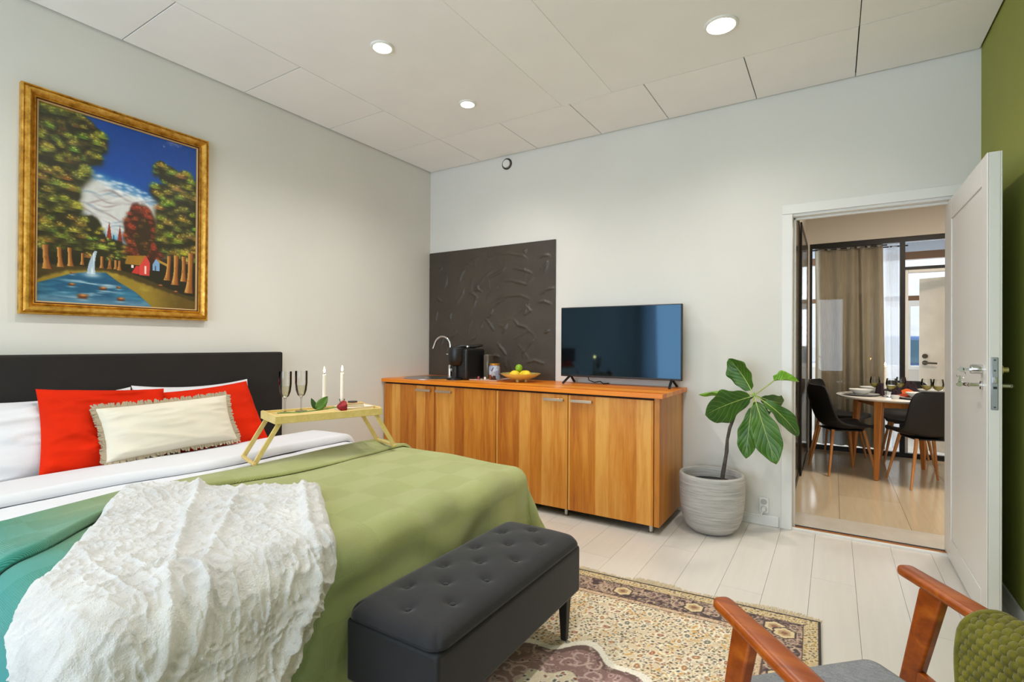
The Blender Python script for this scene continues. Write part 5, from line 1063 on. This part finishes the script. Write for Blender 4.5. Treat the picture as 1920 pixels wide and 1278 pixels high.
# vestibule and street
obj('ceiling_vestibule', B().box(3.1, 3.23, 2.60, 5.45, 4.75, 2.66), mat('vestibule_ceiling', (170, 172, 182), 0.8), smooth=0, **st)
BR = mat('brown_timber', (122, 88, 60), 0.6)
obj('beam_street', B().box(3.0, 4.75, 2.37, 5.6, 4.85, 2.47), BR, smooth=0, **st)
obj('lintel_street', B().box(3.0, 4.74, 2.47, 5.6, 4.86, 2.70), mat('pale_fascia', (196, 204, 214), 0.7), smooth=0, **st)
w3 = thing('window_3', None, None, (4.3, 4.8, 0), kind='structure')
obj('window_rail', B().box(3.1, 4.77, 1.82, 5.5, 4.83, 1.885), BR, w3, smooth=0)
obj('window_frame', B().box(3.1, 4.77, 1.74, 5.5, 4.83, 1.82).box(4.19, 4.77, 0.95, 4.25, 4.83, 1.74).box(3.1, 4.77, 0.9, 5.5, 4.84, 0.95).box(5.2, 4.77, 0.95, 5.26, 4.83, 1.74).box(3.4, 4.77, 0.95, 3.46, 4.83, 1.74), TRIM, w3, smooth=0)
obj('window_bench_panel', B().box(3.1, 4.78, -0.05, 5.5, 4.82, 0.9), DW, w3, smooth=0)
obj('ground_street', B().box(-6, 4.9, -0.20, 16, 16, -0.10), mat('asphalt', (120, 122, 126), 0.9), smooth=0, **st)
fc = thing('building', 'pale facade across the street, seen through the gap of the street door', 'building', (6.0, 13.5, -0.1))
obj('wall', B().box(-4, 13.0, -0.1, 14, 13.4, 3.6), mat('facade_pale', (214, 212, 206), 0.8), fc, smooth=0)
for xx in (1.0, 3.2, 5.4, 7.6):
    wf = obj('window', B().box(xx, 12.94, 0.9, xx + 1.3, 13.0, 2.6), TRIM, fc, smooth=0); obj('pane', B().box(xx + 0.08, 12.93, 0.98, xx + 1.22, 12.945, 2.52), mat('far_pane', (110, 104, 100), 0.1) if 'far_pane' not in bpy.data.materials else bpy.data.materials['far_pane'], wf, smooth=0)
car = thing('car', 'blue hatchback parked in the street behind the dining room door', 'car', (4.6, 8.2, -0.1))
cx, cz = 4.6, -0.1; prof = [(-2.0, .35), (-2.02, .75), (-1.9, .92), (-1.5, .98), (-.9, 1.42), (-.4, 1.5), (.6, 1.48), (1.25, 1.0), (1.9, .86), (2.05, .6), (2.03, .35)]
obj('car_body', B().prism([(cx + a, cz + b) for a, b in prof], 'y', 7.5, 9.2), mat('car_blue', (52, 84, 126), 0.25, 0.3, coat=0.6), car, bev=0.08, bseg=3)
obj('car_windows', B().prism([(cx + a, cz + b) for a, b in ((-1.32, 1.0), (-.84, 1.36), (-.36, 1.43), (.56, 1.41), (1.08, 1.02))], 'y', 7.485, 9.215), mat('car_glass', (70, 96, 110), 0.08), car, bev=0.004)
for a in (-1.25, 1.3):
    for yy in (7.46, 9.02): obj('wheel', B().lathe((cx + a, yy, cz + 0.33), [(0.20, 0.0), (0.32, 0.0), (0.33, 0.04), (0.33, 0.18), (0.32, 0.22), (0.0, 0.22)], 24, 'y'), BLACK, car)
    obj('hub', B().lathe((cx + a, 7.455, cz + 0.33), [(0.20, 0.012), (0.19, 0.0), (0.0, -0.004)], 20, 'y'), STEEL, car)

# dining lamp and its light
l = bpy.data.lights.new('dining_lamp', 'AREA'); l.shape = 'DISK'; l.size = 0.5; l.energy = 25; l.color = (1.0, 0.88, 0.73)
o = bpy.data.objects.new('dining_lamp', l); COL.objects.link(o); o.location = (4.3, 1.3, 2.72)
t = thing('ceiling_lamp', 'round white ceiling lamp of the dining room, above the doorway view', 'lamp', (4.3, 1.3, 2.78))
obj('lamp_shade', B().lathe((4.3, 1.3, 2.73), [(0.0, 0.0), (0.2, 0.005), (0.24, 0.03), (0.24, 0.05)], 32), emit('lamp_glow', (255, 226, 180), 1.6), t)

# round dining table
TX, TY = 3.92, 2.19
TWOOD = wood('table_oak', ((168, 94, 34), (196, 122, 54), (214, 146, 78)), 2, 1.0, 0.4)
tbm = thing('dining_table', 'round white dining table on four tapered wooden legs beyond the doorway', 'table', (TX, TY, 0))
obj('tabletop', B().lathe((TX, TY, 0), [(0.0, 0.716), (0.488, 0.716), (0.515, 0.726), (0.52, 0.733), (0.518, 0.739), (0.51, 0.741), (0.0, 0.741)], 64), mat('white_lacquer', (232, 228, 220), 0.25), tbm)
angs = [math.atan2(1.80 - TY, 3.70 - TX) + i * math.pi / 2 for i in range(4)]
for an in angs:
    c_, s_ = math.cos(an), math.sin(an); f_ = Vector((TX + c_ * 0.43, TY + s_ * 0.43, 0.002)); h_ = Vector((TX + c_ * 0.38, TY + s_ * 0.38, 0.714)); r_ = Vector((-s_, c_, 0)); o_ = Vector((c_, s_, 0))
    q = lambda p, a, b: [p - r_ * a - o_ * b, p + r_ * a - o_ * b, p + r_ * a + o_ * b, p - r_ * a + o_ * b]
    obj('leg', B().hexa(q(f_, .016, .014), q(h_, .036, .024)), TWOOD, tbm, bev=0.006, bseg=3)
for i in range(4):
    a, b = angs[i], angs[(i + 1) % 4]; obj('apron', B().beam((TX + .37 * math.cos(a), TY + .37 * math.sin(a), .683), (TX + .37 * math.cos(b), TY + .37 * math.sin(b), .683), .02, .06), TWOOD, tbm, bev=0.002)

# shell chairs
SHELL = mat('black_shell', (24, 23, 24), 0.6, bump=(300, 0.08)); CW = wood('chair_beech', ((170, 104, 50), (200, 136, 76), (218, 160, 100)), 2, 1.0, 0.45)
def make_chair(label):
    t = thing('dining_chair', label, 'chair', (0, 0, 0), 'black shell dining chairs')   # front = +x
    prof = [(0.235, 0.440), (0.225, 0.452), (0.17, 0.452), (0.08, 0.440), (-0.02, 0.432), (-0.10, 0.437), (-0.155, 0.458), (-0.190, 0.500), (-0.208, 0.56), (-0.224, 0.63), (-0.240, 0.70), (-0.252, 0.77), (-0.258, 0.815), (-0.260, 0.838)]
    wid = [0.19, 0.205, 0.222, 0.232, 0.236, 0.236, 0.234, 0.232, 0.230, 0.228, 0.224, 0.210, 0.180, 0.135]
    m = 17; P = []; pr_ = np.array(prof); nrm = np.gradient(pr_, axis=0); 
    s0 = np.linspace(0, len(prof) - 1, 44); px = np.interp(s0, range(len(prof)), pr_[:, 0]); pz = np.interp(s0, range(len(prof)), pr_[:, 1]); pw = np.interp(s0, range(len(prof)), wid)
    tx, tz = np.gradient(px), np.gradient(pz); L_ = np.hypot(tx, tz); nx_, nz_ = -tz / L_, tx / L_
    nx_, nz_ = -nx_, -nz_
    for i in range(44):
        lift = 0.030 + 0.035 * math.exp(-((i - 20) / 8.0) ** 2); row = []
        for j in range(m):
            s = j / (m - 1) * 2 - 1; k_ = lift * abs(s) ** 2.4 * (1 if 2 < i < 42 else 0.5); row.append((px[i] + nx_[i] * k_, s * pw[i], pz[i] + nz_[i] * k_))
        P.append(row)
    obj('seat_shell', B().grid(np.array(P)), SHELL, t, smooth=180, solid=0.022, sub=1)
    for sx in (1, -1):
        for sy in (1, -1): obj('leg', B().tube([(sx * 0.135 - 0.01, sy * 0.13, 0.425), (sx * 0.205 - 0.01, sy * 0.205, 0.004)], [0.015, 0.0095], 12), CW, t)
    obj('seat_frame', B().beam((-0.15, 0, 0.418), (0.135, 0, 0.418), 0.27, 0.012), BLACK, t, bev=0.003)
    return t
c0 = make_chair('black shell dining chair on the left, its side towards the doorway, nearest the doorway')
C = [(3.455, 2.02, 25, None), (3.43, 2.77, -20, 'black shell dining chair at the left rear, mostly hidden behind the nearer left chair'), (4.03, 2.87, -90, 'black shell dining chair behind the round table, seen between the table legs'), (4.055, 1.865, 110, 'black shell dining chair with its back to the doorway, partly behind the open door')]
for i, (x, y, a, lb_) in enumerate(C):
    ch = c0 if i == 0 else copy_tree(c0)
    move(ch, (x, y, 0.0), math.radians(a))
    if lb_: relabel(ch, lb_)

# table settings
ZT2 = 0.7415
POR = mat('porcelain', (226, 228, 226), 0.2); PGR = mat('plate_grey', (176, 178, 178), 0.3)
def plate(x, y, z, r, m, label, name='plate', deep=False):
    pr_ = [(0.0, 0.0), (r * .55, 0.0), (r * .62, 0.003), (r, 0.016), (r, 0.019), (r * .6, 0.008), (0, 0.006)] if not deep else [(0.0, 0.0), (r * .45, 0.0), (r * .6, 0.008), (r, 0.044), (r, 0.048), (r * .55, 0.016), (0, 0.010)]
    obj(name, B().lathe((x, y, z), pr_, 36), m, label=label, cat='bowl' if deep else 'plate', group='bowls on the dining table' if deep else 'plates on the dining table')
pos = [(3.60, 2.06, 'left side of the dining table'), (4.02, 1.92, 'side of the dining table nearest the open door'), (3.70, 2.46, 'rear left of the dining table'), (4.16, 2.40, 'rear right of the dining table')]
for i, (x, y, w_) in enumerate(pos):
    plate(x, y, ZT2, 0.150, PGR, 'grey dinner plate at the ' + w_); plate(x, y, ZT2 + 0.012, 0.095, POR, 'white bowl at the ' + w_, 'bowl', True)
def wineglass(x, y, label):
    t = thing('wine_glass', label, 'glass', (x, y, ZT2), 'wine glasses on the dining table')
    obj('foot', B().lathe((x, y, ZT2), [(0.034, 0.0), (0.034, 0.0015), (0.010, 0.004), (0.004, 0.008)], 22), GLASS, t)
    obj('stem', B().lathe((x, y, ZT2), [(0.0038, 0.007), (0.0035, 0.06), (0.006, 0.072)], 12), GLASS, t)
    obj('glass_bowl', B().add(*open_lathe((x, y, ZT2), [(0.002, 0.070), (0.026, 0.080), (0.040, 0.105), (0.043, 0.13), (0.036, 0.175)], 26)), GLASS, t, smooth=180)
    obj('wine', B().lathe((x, y, ZT2), [(0.002, 0.074), (0.025, 0.084), (0.0375, 0.106), (0.039, 0.113), (0.0, 0.113)], 22), mat('white_wine', (196, 184, 92), 0.1) if 'white_wine' not in bpy.data.materials else bpy.data.materials['white_wine'], t)
for x, y, lb_ in ((3.72, 2.20, 'wine glass by the left place setting, nearest the table edge'), (3.83, 1.98, 'wine glass before the lit candle, front of the dining table'), (3.93, 2.30, 'wine glass behind the candle at the middle of the dining table'), (4.10, 2.12, 'wine glass in front of the street door, left of its neighbour'), (4.18, 2.10, 'wine glass farthest to the open white door on the dining table')): wineglass(x, y, lb_)
candle((3.79, 2.07, ZT2), 0.011, 0.205, 0.075, 'tall lit candle in a glass holder on the round dining table', pw=1.0)
NP = mat('napkin_plum', (42, 24, 34), 0.85); NO = mat('napkin_orange', (206, 92, 22), 0.85)
def napkin(x, y, h, r, m, label, seed):
    n, mm = 24, 10; P = []
    for j in range(mm):
        v = j / (mm - 1); row = []
        for i in range(n):
            a = 2 * math.pi * i / n; rr = r * (1 - 0.55 * v) * (1 + 0.28 * math.sin(5 * a + seed) * (0.3 + v)) * (1 if j < mm - 1 else 0.05); row.append((x + rr * math.cos(a), y + rr * math.sin(a), ZT2 + 0.002 + h * v * (1 + 0.18 * math.sin(3 * a + seed))))
        P.append(row)
    obj('napkin', B().grid(np.array(P), closed=True, flip=True), m, smooth=50, label=label, cat='napkin', group='folded napkins on the dining table')
napkin(3.755, 2.17, 0.105, 0.040, NP, 'dark plum folded napkin left of the candle on the dining table', 1); napkin(3.875, 2.06, 0.075, 0.045, NP, 'dark plum folded napkin right of the candle on the dining table', 3); napkin(4.00, 2.28, 0.12, 0.07, NP, 'dark plum folded napkin behind the orange napkins', 5)
def fold_napkin(x, y, w, d_, h, a, m, label):
    R_ = Matrix.Rotation(a, 3, 'Z'); n = 14; P = []
    for i in range(n):
        u = i / (n - 1) * 2 - 1; row = []
        for j in range(11):
            v = j / 10 * 2 - 1; p = R_ @ Vector((u * w / 2, v * d_ / 2, 0)); row.append((p.x + x, p.y + y, ZT2 + 0.002 + h * max(0, (1 - abs(v) ** 1.6)) * (0.65 + 0.35 * math.cos(u * 2.4 + v)) * min(1, (1 - abs(u)) * 5)))
        P.append(row)
    obj('napkin', B().grid(np.array(P)), m, smooth=60, label=label, cat='napkin', group='folded napkins on the dining table', solid=0.003)
fold_napkin(3.955, 2.10, 0.17, 0.085, 0.075, 0.5, NO, 'upper orange folded napkin at the middle of the dining table'); fold_napkin(3.93, 2.02, 0.17, 0.07, 0.035, 0.4, mat('napkin_rust', (150, 50, 20), 0.85), 'rust red folded napkin in front of the orange napkin')
obj('salt_dish', B().lathe((3.85, 1.86, ZT2), [(0.0, 0.0), (0.026, 0.0), (0.034, 0.022), (0.034, 0.032), (0.029, 0.031), (0.022, 0.012), (0.0, 0.010)], 24), POR, label='tiny white dish at the front edge of the dining table', cat='dish')
